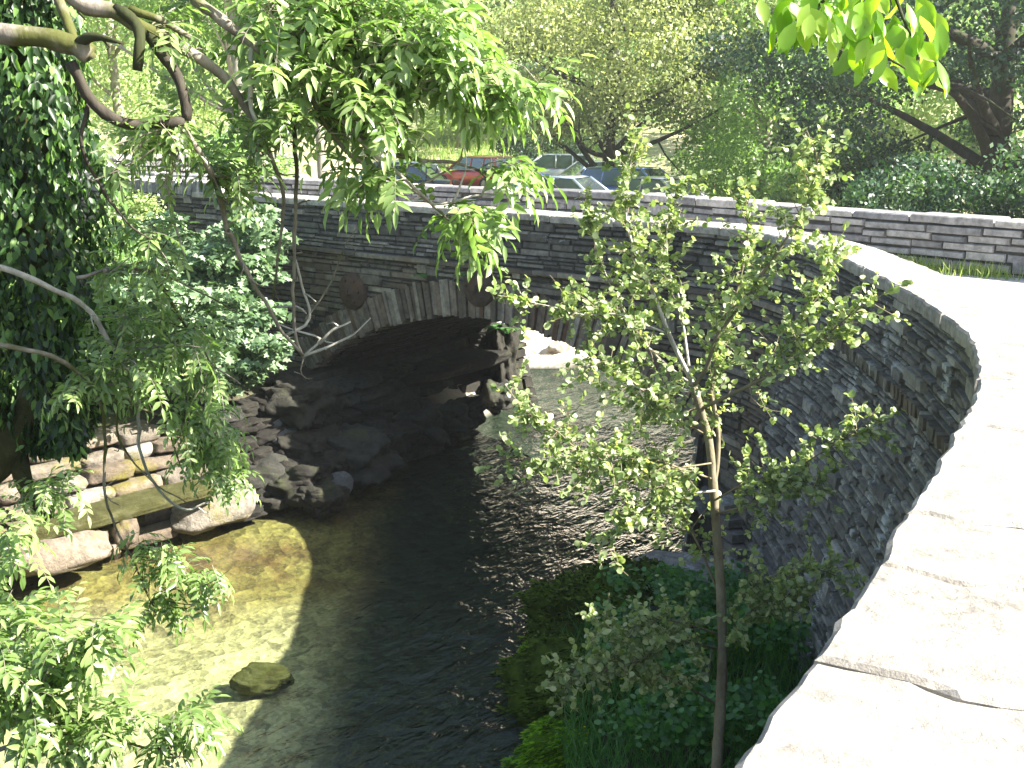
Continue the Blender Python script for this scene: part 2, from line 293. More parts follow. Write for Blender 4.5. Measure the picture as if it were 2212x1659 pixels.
class Curve:
    def __init__(s, pts):
        p = catmull(pts, .05); d = np.linalg.norm(np.diff(p, axis=0), axis=1); s.s = np.concatenate([[0], np.cumsum(d)]); s.p = p; s.L = s.s[-1]
        tt = unit(np.gradient(p, axis=0)); k = np.ones(9) / 9; tt = np.stack([np.convolve(np.pad(tt[:, i], 4, 'edge'), k, 'valid') for i in (0, 1)], 1); s.t = unit(tt)
    def at(s, q):
        return (np.interp(q, s.s, s.p[:, 0]), np.interp(q, s.s, s.p[:, 1])), (np.interp(q, s.s, s.t[:, 0]), np.interp(q, s.s, s.t[:, 1]))
    def off(s, q, d):       # d>0 to the left of travel
        (x, y), (a, b) = s.at(q); return x - b * d, y + a * d
    def near(s, x, y): return s.s[np.argmin((s.p[:, 0] - x) ** 2 + (s.p[:, 1] - y) ** 2)]
NC = Curve(near_pts); FC = Curve(far_pts)
S_CR = NC.near(-.35, 14.38); S_L = S_CR + 3.43; S_R = S_CR - 3.3; CRZ = 2.45; RR = 5.6
def arch_z(ds): return CRZ - RR + math.sqrt(max(RR * RR - ds * ds, 0))
def batter(q, z):
    w = min(1, max(0, (S_R - .2 - q) / 1.5)); return max(0, STRZ - z) * .12 * w
def fnear(q, z, d):
    x, y = NC.off(q, d + batter(q, z)); return (x, y, z)

# ---------------------------------------------------------------- stone courses
def stones(mb, mapf, u0, u1, v0, v1, hm=(.04, .09), lm=(.10, .34), prot=(.0, .03), keep=None, gap=.006, vfun=None, base=-.02):
    v = v0
    while v < v1 - .01:
        h = min(random.uniform(*hm), v1 - v); u = u0 - random.uniform(0, .2); big = random.random() < .2
        while u < u1:
            l = random.uniform(*lm) * (1.3 if big else 1) * (.5 + h / hm[1]); a, b = max(u, u0), min(u + l, u1); u += l
            if b - a < .03: continue
            wob = .012 * math.sin(u * 2.1 + v * 5) + random.uniform(-.006, .006)
            c0, c1 = v + gap + wob + random.uniform(-.1, .12) * h, v + h - gap * .5 + wob + random.uniform(-.15, .08) * h; tall = random.random() < .10
            if tall: c1 += h * random.uniform(.5, 1.1)
            if c1 - c0 < .01 or c1 > v1 + .03: continue
            if keep and not keep((a + b) / 2, (c0 + c1) / 2, a, b, c0, c1): continue
            p = random.uniform(*prot) + (.014 if tall else 0); i = min(.012, (c1 - c0) * .25); j = lambda k=.006: random.uniform(-k, k)
            g = gap
            back = [(a + g, c0), (b - g, c0), (b - g, c1), (a + g, c1)]
            fr = [(a + g + i + j(), c0 + i + j(.005)), (b - g - i + j(), c0 + i + j(.005)), (b - g - i + j(), c1 - i + j(.005)), (a + g + i + j(), c1 - i + j(.005))]
            vs = [mapf(x, y, base) for x, y in back] + [mapf(x, y, p + j(.004)) for x, y in fr]
            mb.add(vs, [(4, 5, 6, 7), (0, 1, 5, 4), (1, 2, 6, 5), (2, 3, 7, 6), (3, 0, 4, 7)])
        v += h
def sheet(mb, mapf, us, vlo, vhi, nv=6, r=.5):
    vs = []; fs = []
    for u in us:
        a, b = vlo(u), vhi(u)
        for k in range(nv): vs.append(mapf(u, a + (b - a) * k / (nv - 1), -.012))
    for i in range(len(us) - 1):
        for k in range(nv - 1): fs.append((i * nv + k, (i + 1) * nv + k, (i + 1) * nv + k + 1, i * nv + k + 1))
    mb.add(vs, fs, r)

bridge = empty('stone_bridge', 'old hump of dark slate masonry arching over the river, with curved wing wall', 'bridge', loc=(0, 0, 0))
# parapet face + spandrel + wing wall
S0 = NC.near(-3.0, -4.0); S_END = NC.L - .1; RING = .48
def in_arch(q, z, extra=0):
    ds = q - S_CR
    if not (S_R - .02 <= q <= S_L + .02) and extra == 0: return False
    return math.hypot(ds, z - (CRZ - RR)) < RR + extra and S_R - extra < q < S_L + extra
mb = MB(); stones(mb, fnear, S_R - 1.3, S_END, STRZ + .07, COPZ - .05, (.045, .10), (.12, .4), (0, .03))
mb.build('parapet_face', M['parapet'], bridge)
def keep_sp(q, z, a, b, c0, c1):
    ds = q - S_CR; rad = math.hypot(ds, z - (CRZ - RR))
    if S_R - .35 < q < S_L + .35 and rad < RR + RING: return False
    if S_R < q < S_L: return rad > RR + RING
    return True
mb = MB(); stones(mb, fnear, S_R - 1.3, S_END, .1, STRZ, (.045, .10), (.10, .38), (0, .035), keep_sp)
mb.build('spandrel_wall', M['face'], bridge)
mb = MB(); stones(mb, fnear, S0, S_R - 1.3, -.4, COPZ - .05, (.03, .07), (.08, .30), (0, .035), lambda q, z, a, b, c, d: not (STRZ - .01 < z < STRZ + .06) and not (q < NC.near(0, .8) and z < 2.4))
mb.build('wing_wall', M['wing'], bridge)
# mortar backing
mb = MB(); us = list(np.arange(S0, S_R, .25)) + [S_R]; sheet(mb, fnear, us, lambda u: -.6, lambda u: COPZ - .02, 10)
us = np.linspace(S_R, S_L, 40); sheet(mb, fnear, us, lambda u: arch_z(u - S_CR) + .05, lambda u: COPZ - .02, 5)
us = list(np.arange(S_L, S_END, .25)) + [S_END]; sheet(mb, fnear, us, lambda u: -.6, lambda u: COPZ - .02, 6)
# road side of the parapet
for a, b in ((S0, S_END),):
    us = list(np.arange(a, b, .25)) + [b]; vs = []; fs = []
    for u in us:
        for z in (ROADZ - .1, COPZ - .02): vs.append((*NC.off(u, -.42), z))
    for i in range(len(us) - 1): fs.append((2 * i, 2 * i + 1, 2 * i + 3, 2 * i + 2))
    mb.add(vs, fs, .4)
mb.build('wall_core', M['mortar'], bridge)
mb = MB(); stones(mb, lambda q, z, d: (*NC.off(q, -.43 - d), z), S0, S_END, ROADZ - .05, COPZ - .05, (.06, .11), (.15, .4))
mb.build('inner_parapet_face', M['farface'], bridge)
# string course: thin projecting slates
mb = MB(); u = S0
while u < S_END:
    l = random.uniform(.35, .9) if u > S_R - 1.5 else random.uniform(.05, .11); pr = random.uniform(.055, .085); th = .055 if u > S_R - 1.5 else .085
    z0 = STRZ + random.uniform(-.006, .006); a, b = u + .003, min(u + l - .003, S_END); m_ = (a + b) / 2
    vs = []
    for z in (z0, z0 + th):
        for q in (a, m_, b): vs.append(fnear(q, z, -.03))
        for q in (b, m_, a): vs.append(fnear(q, z, pr + random.uniform(-.008, .008)))
    mb.add(vs, [(5, 4, 3, 2, 1, 0), (6, 7, 8, 9, 10, 11), (0, 1, 7, 6), (1, 2, 8, 7), (2, 3, 9, 8), (3, 4, 10, 9), (4, 5, 11, 10), (5, 0, 6, 11)]); u += l
mb.build('string_course', M['face'], bridge)
# voussoirs: thin slates on edge
mb = MB(); th0 = -math.asin((S_CR - S_R) / RR); th1 = math.asin((S_L - S_CR) / RR); th = th0
while th < th1:
    w = random.uniform(.045, .095) / RR; p = random.uniform(.0, .05); r0 = RR + random.uniform(-.035, .02); r1 = RR + RING + random.uniform(-.05, .02)
    vs = []
    for d in (-.3, p):
        for tt, rr in ((th + .0007, r0), (th + w - .0007, r0 + random.uniform(-.01, .01)), (th + w - .0007, r1), (th + .0007, r1)):
            vs.append(fnear(S_CR + rr * math.sin(tt), CRZ - RR + rr * math.cos(tt), d + random.uniform(-.005, .005)))
    mb.add(vs, [(3, 2, 1, 0), (4, 5, 6, 7), (0, 1, 5, 4), (1, 2, 6, 5), (2, 3, 7, 6), (3, 0, 4, 7)]); th += w
mb.build('arch_ring', M['ring'], bridge)
# vault
AX = np.array([.62, .785]); DEP = 3.85
def fvault(u, v, d):        # u depth, v arc length from the right springing
    th = th0 + v / RR; r = RR - d; q = S_CR + r * math.sin(th); z = CRZ - RR + r * math.cos(th)
    (x, y) = NC.off(q, -.05) if abs(q - S_CR) < 3.5 else NC.off(q, -.05)
    return (x + AX[0] * u, y + AX[1] * u, z)
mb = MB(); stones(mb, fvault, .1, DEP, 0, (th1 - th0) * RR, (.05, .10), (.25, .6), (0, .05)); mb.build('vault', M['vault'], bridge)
# abutments: left springing wall with the ledge, right wall
(lx, ly), _ = NC.at(S_L); (rx, ry), _ = NC.at(S_R)
def fab(u, z, d, side=1):   # left abutment inner wall, leans out to the water
    o = .25 + (1.35 - z) * .25 + d
    return (lx + AX[0] * u + .785 * o, ly + AX[1] * u - .62 * o, z)
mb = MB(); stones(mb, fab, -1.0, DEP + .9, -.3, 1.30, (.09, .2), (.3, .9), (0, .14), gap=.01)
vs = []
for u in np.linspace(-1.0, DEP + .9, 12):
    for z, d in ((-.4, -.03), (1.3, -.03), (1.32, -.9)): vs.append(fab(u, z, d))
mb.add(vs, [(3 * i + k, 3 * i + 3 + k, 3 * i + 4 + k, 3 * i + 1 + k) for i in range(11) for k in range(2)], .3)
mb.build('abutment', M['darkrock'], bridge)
def fab2(u, z, d):
    o = .02 + (1.5 - z) * .08 + d; return (rx + AX[0] * u - .785 * o, ry + AX[1] * u + .62 * o, z)
mb = MB(); stones(mb, fab2, -.1, DEP, -.3, 1.45, (.07, .14), (.2, .6), (0, .06))
vs = []
for u in np.linspace(-.1, DEP, 8):
    for z in (-.5, 1.5): vs.append(fab2(u, z, -.02))
mb.add(vs, [(2 * i, 2 * i + 2, 2 * i + 3, 2 * i + 1) for i in range(7)], .3)
mb.build('abutment', M['wing'], bridge)
# far side face of the bridge
mb = MB(); us = np.linspace(0, (th1 - th0) * RR, 40); vs = []
for v in us:
    x, y, z = fvault(DEP, v, 0); vs += [(x, y, z - .02), (x, y, COPZ - .1)]
mb.add(vs, [(2 * i, 2 * i + 2, 2 * i + 3, 2 * i + 1) for i in range(39)], .4); mb.build('downstream_face', M['face'], bridge)
# pattress plates: domed iron discs
for dxy in ((765, 628), (1040, 618)):
    best = min(((abs(P(dxy[0], dxy[1], NC.at(q)[0][1])[0] - NC.at(q)[0][0]), q) for q in np.arange(S_R, S_L + .3, .03)))[1]
    (px, py), (tx, ty) = NC.at(best); pz = P(dxy[0], dxy[1], py)[2]; mb = MB(); n = 28; rad = .265
    prof = [(rad, -.03), (rad, .03), (rad * .9, .055), (rad * .55, .075), (rad * .2, .085), (rad * .16, .12), (.001, .125)]
    vs = []
    for rr, d in prof:
        for k in range(n):
            a = 2 * math.pi * k / n; vs.append((px + tx * rr * math.cos(a) - ty * (d + .03), py + ty * rr * math.cos(a) + tx * (d + .03), pz + rr * math.sin(a)))
    mb.add(vs, [(i * n + k, i * n + (k + 1) % n, (i + 1) * n + (k + 1) % n, (i + 1) * n + k) for i in range(len(prof) - 1) for k in range(n)], .5)
    tp = mb.build('tie_plate', M['rust'], bridge, True)
    for k in range(6):
        a = k * math.pi / 3; q_ = .17; c_ = (px + tx * q_ * math.cos(a) - ty * .105, py + ty * q_ * math.cos(a) + tx * .105, pz + q_ * math.sin(a)); mb = MB(); mb.box(c_, (.035, .035, .035), rz=math.atan2(ty, tx)); mb.build('bolt', M['rust'], tp)
    mb = MB(); mb.box((px - ty * .16, py + tx * .16, pz), (.07, .06, .07), rz=math.atan2(ty, tx)); mb.build('nut', M['rust'], tp)
# copings: rough slabs
def slab(mb, curve, a, b, d0, d1, z0, z1, seed, jit=.018):
    pts = []; nu = max(3, int((b - a) / .05)); nw = 8
    loop = [(a + (b - a) * i / nu, d1) for i in range(nu)] + [(b, d1 + (d0 - d1) * i / nw) for i in range(nw)] + [(b + (a - b) * i / nu, d0) for i in range(nu)] + [(a, d0 + (d1 - d0) * i / nw) for i in range(nw)]
    cu, cdv = (a + b) / 2, (d0 + d1) / 2; n = len(loop)
    def ring(inset, z, j):
        o = []
        for (u, d) in loop:
            k = mnoise.noise(Vector((u * 6, d * 6 + seed * 3.1, seed))) * j + mnoise.noise(Vector((u * 25, d * 25, seed))) * j * .6
            uu = u + math.copysign(inset, cu - u) * (1 if abs(u - cu) > inset else 0) + k * .6; dd = d - math.copysign(inset, d - cdv) + k
            ke = mnoise.noise(Vector((d * 5, round((a if u < cu else b) * 4) * .77, 3))) * .05 + mnoise.noise(Vector((d * 14, round((a if u < cu else b) * 4) * .77, 8))) * .015
            if min(u - a, b - u) < .03: uu += ke
            o.append((*curve.off(uu, dd), z + mnoise.noise(Vector((u * 4, d * 4, seed + 9))) * .006))
        return o
    vs = ring(.004, z0, jit) + ring(0, z0 + (z1 - z0) * .45, jit) + ring(.004, z1 - .012, jit) + ring(.018, z1, jit)
    fs = [(i * n + k, i * n + (k + 1) % n, (i + 1) * n + (k + 1) % n, (i + 1) * n + k) for i in range(3) for k in range(n)]
    fs.append(tuple(3 * n + k for k in range(n)))
    mb.add(vs, [f[::-1] for f in fs])
mb = MB(); u = S0; i = 0
cracks = [NC.near(*c) for c in ((.68, 2.2), (.98, 2.75), (1.22, 3.2), (1.75, 4.15))]
stops = sorted(cracks + [S0])
while stops[-1] < NC.near(-4.6, 17.75): stops.append(stops[-1] + random.uniform(.6, 1.15))
q = cracks[0] - .8
while q > S0: stops.append(q); q -= .8
stops = sorted(stops)
for a, b in zip(stops[:-1], stops[1:]):
    g = .003 if i % 3 else .008
    slab(mb, NC, a + g, b - g, -.47, .045, COPZ - .09 + random.uniform(-.005, .005), COPZ + random.uniform(-.003, .003), i); i += 1
mb.build('coping', M['coping'], bridge)
mb = MB(); u = NC.near(-4.6, 17.75) + .02
while u < S_END:      # slates on edge along the left end
    l = random.uniform(.04, .09); h = random.uniform(.16, .24); vs = []
    for z in (COPZ - .05, COPZ - .05 + h):
        for q, d in ((u + .004, -.42), (u + l - .004, -.42), (u + l - .004 + .03, .02), (u + .034, .02)): vs.append((*NC.off(q, d + random.uniform(-.02, .02)), z + random.uniform(-.01, .01)))
    mb.add(vs, [(3, 2, 1, 0), (4, 5, 6, 7), (0, 1, 5, 4), (1, 2, 6, 5), (2, 3, 7, 6), (3, 0, 4, 7)]); u += l
mb.build('edge_coping', M['farface'], bridge)
# far parapet
FS0, FS1 = .2, FC.L - .2
mb = MB(); stones(mb, lambda q, z, d: (*FC.off(q, d), z), FS0, FS1, ROADZ - .1, COPZ - .03, (.045, .115), (.14, .48), (0, .04)); mb.build('far_parapet_face', M['farface'], bridge)
mb = MB(); us = list(np.arange(FS0, FS1, .3)); vs = []
for u in us:
    for d, z in ((-.012, ROADZ - .2), (-.012, COPZ - .02), (-.4, COPZ - .02), (-.42, 2.6)): vs.append((*FC.off(u, d), z))
mb.add(vs, [(4 * i + k, 4 * i + 4 + k, 4 * i + 5 + k, 4 * i + 1 + k) for i in range(len(us) - 1) for k in range(3)], .4); mb.build('wall_core', M['mortar'], bridge)
mb = MB(); u = FS0; i = 100
while u < FS1 - .2:
    l = random.uniform(.5, 1.1); slab(mb, FC, u + .008, min(u + l - .008, FS1), -.44, .03, COPZ - .02, COPZ + random.uniform(.05, .08), i, .014); u += l; i += 1
mb.build('far_coping', M['farface'], bridge)

# ---------------------------------------------------------------- road
n = 60; vs = []; fs = []
for i in range(n + 1):
    a = NC.off(S0 + (S_END - S0) * i / n, -.40); fi = i / n
    b = FC.off(FS0 + (FS1 - FS0) * fi, .0)
    for k in range(5): t_ = k / 4; vs.append((a[0] + (b[0] - a[0]) * t_, a[1] + (b[1] - a[1]) * t_, ROADZ + .03 * math.sin(t_ * math.pi)))
for i in range(n):
    for k in range(4): fs.append((i * 5 + k, i * 5 + k + 1, i * 5 + 6 + k, i * 5 + 5 + k))
# apron behind the camera
b = len(vs); vs += [(-3.3, -4.6, ROADZ), (-3.3, -14, ROADZ), (20, -14, ROADZ), (18, 3.5, ROADZ), (14.9, 3.5, ROADZ)]; fs.append((b, b + 1, b + 2, b + 3, b + 4))
mb = MB(); mb.add(vs, fs, .5); tag(mb.build('road', M['road']), kind='structure')

# ---------------------------------------------------------------- ground
LE = [(-9, -14), (-8, 0), (-7.3, 6), (-6.5, 10), (-5.9, 11.4), (-5, 12.3), (-3.7, 13.5), (-2.2, 15.2), (-.9, 17.2), (-.1, 18.7), (.1, 20.5), (.3, 22.2), (2, 22.3), (4, 23), (10, 28), (24, 36)]
RE = [(28, 30), (12, 23), (6.2, 18.5), (5, 15.5), (2.9, 12.6), (1.7, 12.1), (.75, 11.1), (.55, 9.4), (.45, 8.2), (.1, 6.5), (-.6, 3), (-1.2, 0), (-1, -14)]
poly = np.array(LE + RE); LEa = np.array(LE); REa = np.array(RE[::-1])
def seg_dist(px, py, poly, closed=False):
    A = poly if closed else poly[:-1]; B = np.roll(poly, -1, 0) if closed else poly[1:]; best = np.full(px.shape, 1e9)
    for a, b in zip(A, B):
        d = b - a; L2 = (d ** 2).sum(); t = np.clip(((px - a[0]) * d[0] + (py - a[1]) * d[1]) / L2, 0, 1)
        best = np.minimum(best, np.hypot(px - a[0] - t * d[0], py - a[1] - t * d[1]))
    return best
def inside(px, py, poly):
    c = np.zeros(px.shape, bool); x, y = poly[:, 0], poly[:, 1]; j = len(poly) - 1
    for i in range(len(poly)):
        with np.errstate(divide='ignore', invalid='ignore'):
            k = ((y[i] > py) != (y[j] > py)) & (px < (x[j] - x[i]) * (py - y[i]) / (y[j] - y[i]) + x[i])
        c ^= k; j = i
    return c
def snoise(x, y, f=1., s=0):
    return (np.sin(x * 1.7 * f + s) * np.cos(y * 2.1 * f + 1.3 * s) + .5 * np.sin(x * 4.3 * f + y * 3.1 * f + s) + .3 * np.sin(x * 9.1 * f - y * 7.7 * f + 2 * s)) / 1.8
def sm(a, b, x): t = np.clip((x - a) / (b - a), 0, 1); return t * t * (3 - 2 * t)
def height(x, y):
    x = np.asarray(x, float); y = np.asarray(y, float)
    ins = inside(x, y, poly); dl = seg_dist(x, y, LEa); dr = seg_dist(x, y, REa); d = np.minimum(dl, dr)
    z_in = -.12 - .36 * sm(0, 2.0, d) + .05 * snoise(x, y, 2)
    left = -.05 + 1.25 * np.clip((d - .1) / 1.0, 0, 1) + .22 * np.clip(d - 1.1, 0, 5) + .10 * snoise(x, y, 1.3)
    right = .04 + np.minimum(.16 * d, .24) + .06 * snoise(x, y, 2.1)
    right = np.where((y > 13.5) | (x > 3.6), np.minimum(.1 + .9 * np.maximum(d - .3, 0), 2.9), right)
    beach = .03 + .10 * d + .5 * sm(1.2, 5, d) * (y - 21) * .35 + .05 * snoise(x, y, 2)
    far = 1.7 + .05 * snoise(x, y, .4)
    isleft = dl <= dr
    near = np.where(isleft, left, right)
    near = np.where(isleft & (y > 19.2), beach, near)
    near = np.where(isleft & (x < -2.4 + 0 * x) & (y > 15), np.maximum(near, np.minimum(2.9, .3 + .5 * d)), near)
    w = sm(27, 33, y + .25 * np.abs(x)); w = np.where(isleft & (y > 19) & (x > -2), sm(24.5, 29, y), w)
    h = near * (1 - w) + far * w
    h = np.where(ins, z_in, h)
    h = np.where(x < -9, np.maximum(h, 2.7), h)
    h = h + sm(56, 74, y + .15 * x) * 3.0 + np.maximum(0, y - 75) * .09 + sm(10, 40, np.abs(x + 3)) * sm(25, 60, y) * 1.2
    return h
xs = np.concatenate([np.linspace(-160, -12, 38), np.arange(-11.8, 9, .16), np.linspace(9.2, 160, 40)])
ys = np.concatenate([np.linspace(-40, -2, 14), np.arange(-1.5, 30, .16), np.linspace(30.5, 80, 70), np.linspace(82, 320, 40)])
X, Yg = np.meshgrid(xs, ys); Z = height(X, Yg); nx, ny = len(xs), len(ys)
def grid_mesh(name, V, nx, ny, mat):
    me = bpy.data.meshes.new(name); me.vertices.add(nx * ny); me.vertices.foreach_set('co', V.reshape(-1).astype('f'))
    i = np.arange(ny - 1)[:, None] * nx + np.arange(nx - 1)[None]; q = np.stack([i, i + 1, i + 1 + nx, i + nx], -1).reshape(-1, 4)
    me.loops.add(q.size); me.loops.foreach_set('vertex_index', q.reshape(-1).astype('i')); me.polygons.add(len(q)); me.polygons.foreach_set('loop_start', (np.arange(len(q)) * 4).astype('i'))
    me.update(calc_edges=True); me.validate(); me.polygons.foreach_set('use_smooth', [True] * len(me.polygons)); return link(name, me, mat)
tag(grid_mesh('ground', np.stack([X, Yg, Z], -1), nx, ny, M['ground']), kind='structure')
mb = MB(); mb.add([(-30, -30, 0), (40, -30, 0), (40, 45, 0), (-30, 45, 0)], [(0, 1, 2, 3)], .5); tag(mb.build('water', M['water']), kind='structure')
# hill beyond
hx = np.linspace(-400, 400, 60); hy = np.linspace(200, 330, 20); HX, HY = np.meshgrid(hx, hy)
HZ = 17 + (HY - 200) * .11 + 2.5 * np.sin(HX * .012 + 1) + 1 * np.sin(HX * .05)
M['hill'] = m_moss('hill_grass', (.10, .14, .09), (.16, .21, .12), (.24, .28, .17))
tag(grid_mesh('hills', np.stack([HX, HY, HZ], -1), 60, 20, M['hill']), kind='structure')

# ---------------------------------------------------------------- boulders
def rock_mesh(name, seed, flat=1., rough=.22, sub=4, blocky=1., layers=0):
    import bmesh
    bm = bmesh.new(); bmesh.ops.create_icosphere(bm, subdivisions=sub, radius=1)
    for v in bm.verts:
        p = v.co.copy(); s_ = Vector((seed * 3.7, seed * 1.9, seed))
        p = Vector([math.copysign(abs(c) ** blocky, c) for c in p])
        d = mnoise.noise(p * 1.3 + s_) * rough + mnoise.noise(p * 3.1 + s_) * rough * .45 + mnoise.noise(p * 7 + s_) * rough * .18
        # ledges
        p *= 1 + d; p.z *= flat
        if layers:
            q = (p.z + .25 * p.x + .1 * mnoise.noise(p * 2)) * layers; k_ = math.floor(q); hsh = math.sin(k_ * 12.9 + seed) * .10; p.x *= 1 + hsh; p.y *= 1 - hsh; p.z += ((k_ + .5) / layers - q / layers) * .45
        v.co = p
    me = bpy.data.meshes.new(name); bm.to_mesh(me); bm.free()
    a = me.attributes.new('rnd', 'FLOAT', 'FACE'); a.data.foreach_set('value', np.full(len(me.polygons), (seed * .37) % 1, 'f'))
    me.polygons.foreach_set('use_smooth', [True] * len(me.polygons)); return me
def boulder(name, loc, size, seed, mat, label, cat='boulder', group=None, rot=(0, 0, 0), blocky=.8, rough=.25):
    me = rock_mesh(name, seed, 1, rough, 5 if mat in ('darkrock', 'mossold') else 4, blocky, 4.5 if mat == 'darkrock' else 2.5 if mat == 'mossold' else 0); o = link(name, me, M[mat]); o.location = loc; o.scale = size; o.rotation_euler = rot
    return tag(o, label, cat, group)
rb = random.Random(5)
protos = [rock_mesh('boulder', k + 20, 1, .26, 3, .72) for k in range(8)]
# left bank blockwork: sunlit slabs in rough courses
BC = Curve([(-6.9, 8.6), (-6.5, 10), (-5.9, 11.4), (-5, 12.3), (-3.7, 13.5), (-2.2, 15.2), (-.9, 17.2)])
k = 0; protos_o = []; protos_d = []
for row in range(7):
    u = rb.uniform(0, .3) + .4
    while u < BC.L - .3:
        hl_ = rb.uniform(.16, .38) * (1 if row else 1.25); hh = rb.uniform(.075, .105); u += hl_
        d_ = .05 + row * .135 + rb.uniform(-.05, .05); x, y = BC.off(u, d_); z = .07 + row * .175 + rb.uniform(-.02, .02)
        (_, _), (tx, ty) = BC.at(u)
        if u > 5.75:  # stones in the bridge shadow: shade put into a darker rock colour
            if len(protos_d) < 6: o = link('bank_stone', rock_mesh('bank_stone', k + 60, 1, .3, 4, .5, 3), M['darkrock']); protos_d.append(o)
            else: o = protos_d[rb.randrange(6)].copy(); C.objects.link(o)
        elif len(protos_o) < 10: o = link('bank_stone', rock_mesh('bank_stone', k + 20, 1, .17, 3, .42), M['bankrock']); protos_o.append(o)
        else: o = protos_o[rb.randrange(10)].copy(); C.objects.link(o)
        o.location = (x, y, z); o.scale = (hl_ * 1.02, rb.uniform(.2, .3), hh); o.rotation_euler = (rb.uniform(-.06, .06), rb.uniform(-.06, .06), math.atan2(ty, tx) + rb.uniform(-.08, .08))
        pl = 'nearest the left frame edge' if u < 2.6 else 'under the hanging twigs' if u < 4.6 else 'close to the bridge shadow' if u < 5.9 else 'behind the shaded grey boulders'
        tag(o, '%s block in the %s course of the left bank, %s' % (('squat', 'blunt', 'long')[k % 3], ('waterline', 'second', 'third', 'fourth', 'fifth', 'sixth', 'top')[row], pl if u < 5.9 else pl if u < 7.0 else 'at the arch springing' if u < 8.0 else 'deep under the vault'), 'stone', 'rubble stones of the left bank'); k += 1; u += hl_
boulder('mossy_slab', P(270, 1098, 12.2), (1.15, .22, .09), 3, 'mossold', 'long flat slab yellow with moss lying at the left water edge', 'slab', rot=(.05, -.03, .72), blocky=.6, rough=.12)
boulder('mossy_slab', P(170, 1140, 12.0), (.8, .2, .08), 4, 'mossold', 'shorter mossy slab just below the long one at left water edge', 'slab', rot=(0, .03, .70), blocky=.6, rough=.12)
boulder('boulder', P(460, 1100, 13.2), (.52, .3, .2), 5, 'bankrock', 'brown waterline block at the edge of the bridge shadow', 'boulder', rot=(0, 0, .6))
boulder('boulder', P(120, 1190, 11.6), (.55, .3, .22), 6, 'bankrock', 'wet brown block half in the water left of the hanging twig', 'boulder', rot=(0, 0, .6))
boulder('boulder', P(270, 1145, 12.1), (.13, .16, .2), 7, 'bankrock', 'small upright stone propping the mossy slab', 'boulder')
boulder('boulder', P(575, 905, 15.1), (.34, .28, .24), 8, 'greyrock', 'pale rounded boulder topmost in the shaded pile left of the arch', 'boulder', blocky=.8, rough=.3)
boulder('boulder', P(612, 957, 14.9), (.3, .28, .22), 9, 'greyrock', 'grey rounded boulder second from the top of the shaded pile', 'boulder', blocky=.8, rough=.3)
boulder('boulder', P(600, 1000, 14.6), (.28, .26, .14), 10, 'greyrock', 'flat grey boulder third in the shaded pile', 'boulder')
boulder('boulder', P(570, 1045, 14.2), (.42, .36, .33), 13, 'darkrock', 'dark boulder at the foot of the shaded pile', 'boulder')
boulder('boulder', P(735, 1045, 14.3), (.16, .15, .14), 11, 'greyrock', 'small pale boulder low in the dark under the arch', 'boulder')
boulder('boulder', P(720, 1000, 14.6), (.2, .18, .16), 12, 'darkrock', 'small round boulder above the pale one under the arch', 'boulder')
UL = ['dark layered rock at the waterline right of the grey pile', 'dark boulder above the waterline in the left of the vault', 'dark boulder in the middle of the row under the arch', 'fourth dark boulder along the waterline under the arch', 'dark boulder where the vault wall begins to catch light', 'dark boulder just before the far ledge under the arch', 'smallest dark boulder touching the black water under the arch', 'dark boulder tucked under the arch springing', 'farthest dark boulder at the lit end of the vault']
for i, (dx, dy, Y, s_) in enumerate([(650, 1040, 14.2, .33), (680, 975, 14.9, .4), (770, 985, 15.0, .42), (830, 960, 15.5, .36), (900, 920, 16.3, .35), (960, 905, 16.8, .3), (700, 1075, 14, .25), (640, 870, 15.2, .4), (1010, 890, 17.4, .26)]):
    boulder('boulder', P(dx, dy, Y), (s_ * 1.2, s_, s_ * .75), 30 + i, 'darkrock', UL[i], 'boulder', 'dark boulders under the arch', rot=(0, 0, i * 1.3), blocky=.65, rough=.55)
boulder('ledge_rock', P(975, 785, 18.3), (1.35, .5, .14), 41, 'darkrock', 'flat dark ledge rock catching light at the far end of the vault', 'rock', rot=(0, 0, .9), blocky=.6, rough=.12)
boulder('rock_outcrop', P(1080, 770, 19.3), (.30, .45, .62), 42, 'darkrock', 'tall ferny rock pier beyond the arch opening', 'rock', blocky=.95, rough=.6)
boulder('rock_outcrop', P(1075, 845, 19.0), (.3, .4, .3), 43, 'darkrock', 'low rock below the ferny pier at the far waterline', 'rock')
for i, (dx, dy, Y) in enumerate([(1195, 735, 25), (1150, 718, 26.5), (1240, 765, 24), (1280, 775, 23.6), (1205, 765, 23.4), (1130, 745, 25)]):
    x, y, z = P(dx, dy, Y); boulder('beach_stone', (x, y, float(height(x, y)) + .05), (.25, .2, .14), 50 + i, 'bankrock', ['rightmost but one pale stone on the beach through the arch', 'pale stone farthest up the beach', 'pale stone close to the right of the arch ring', 'rightmost pale stone at the beach waterline', 'pale stone in the middle of the beach waterline', 'leftmost pale stone beside the ferny pier'][i], 'stone', 'pale stones on the sunlit beach', rot=(0, 0, i))
boulder('submerged_rock', P(560, 1375, 9.9) * np.array([1, 1, 0]) + np.array([0, 0, -.30]), (.28, .16, .13), 60, 'mossold', 'lone brown rock just under the surface in the sunlit pool', 'rock', rot=(0, 0, .2))
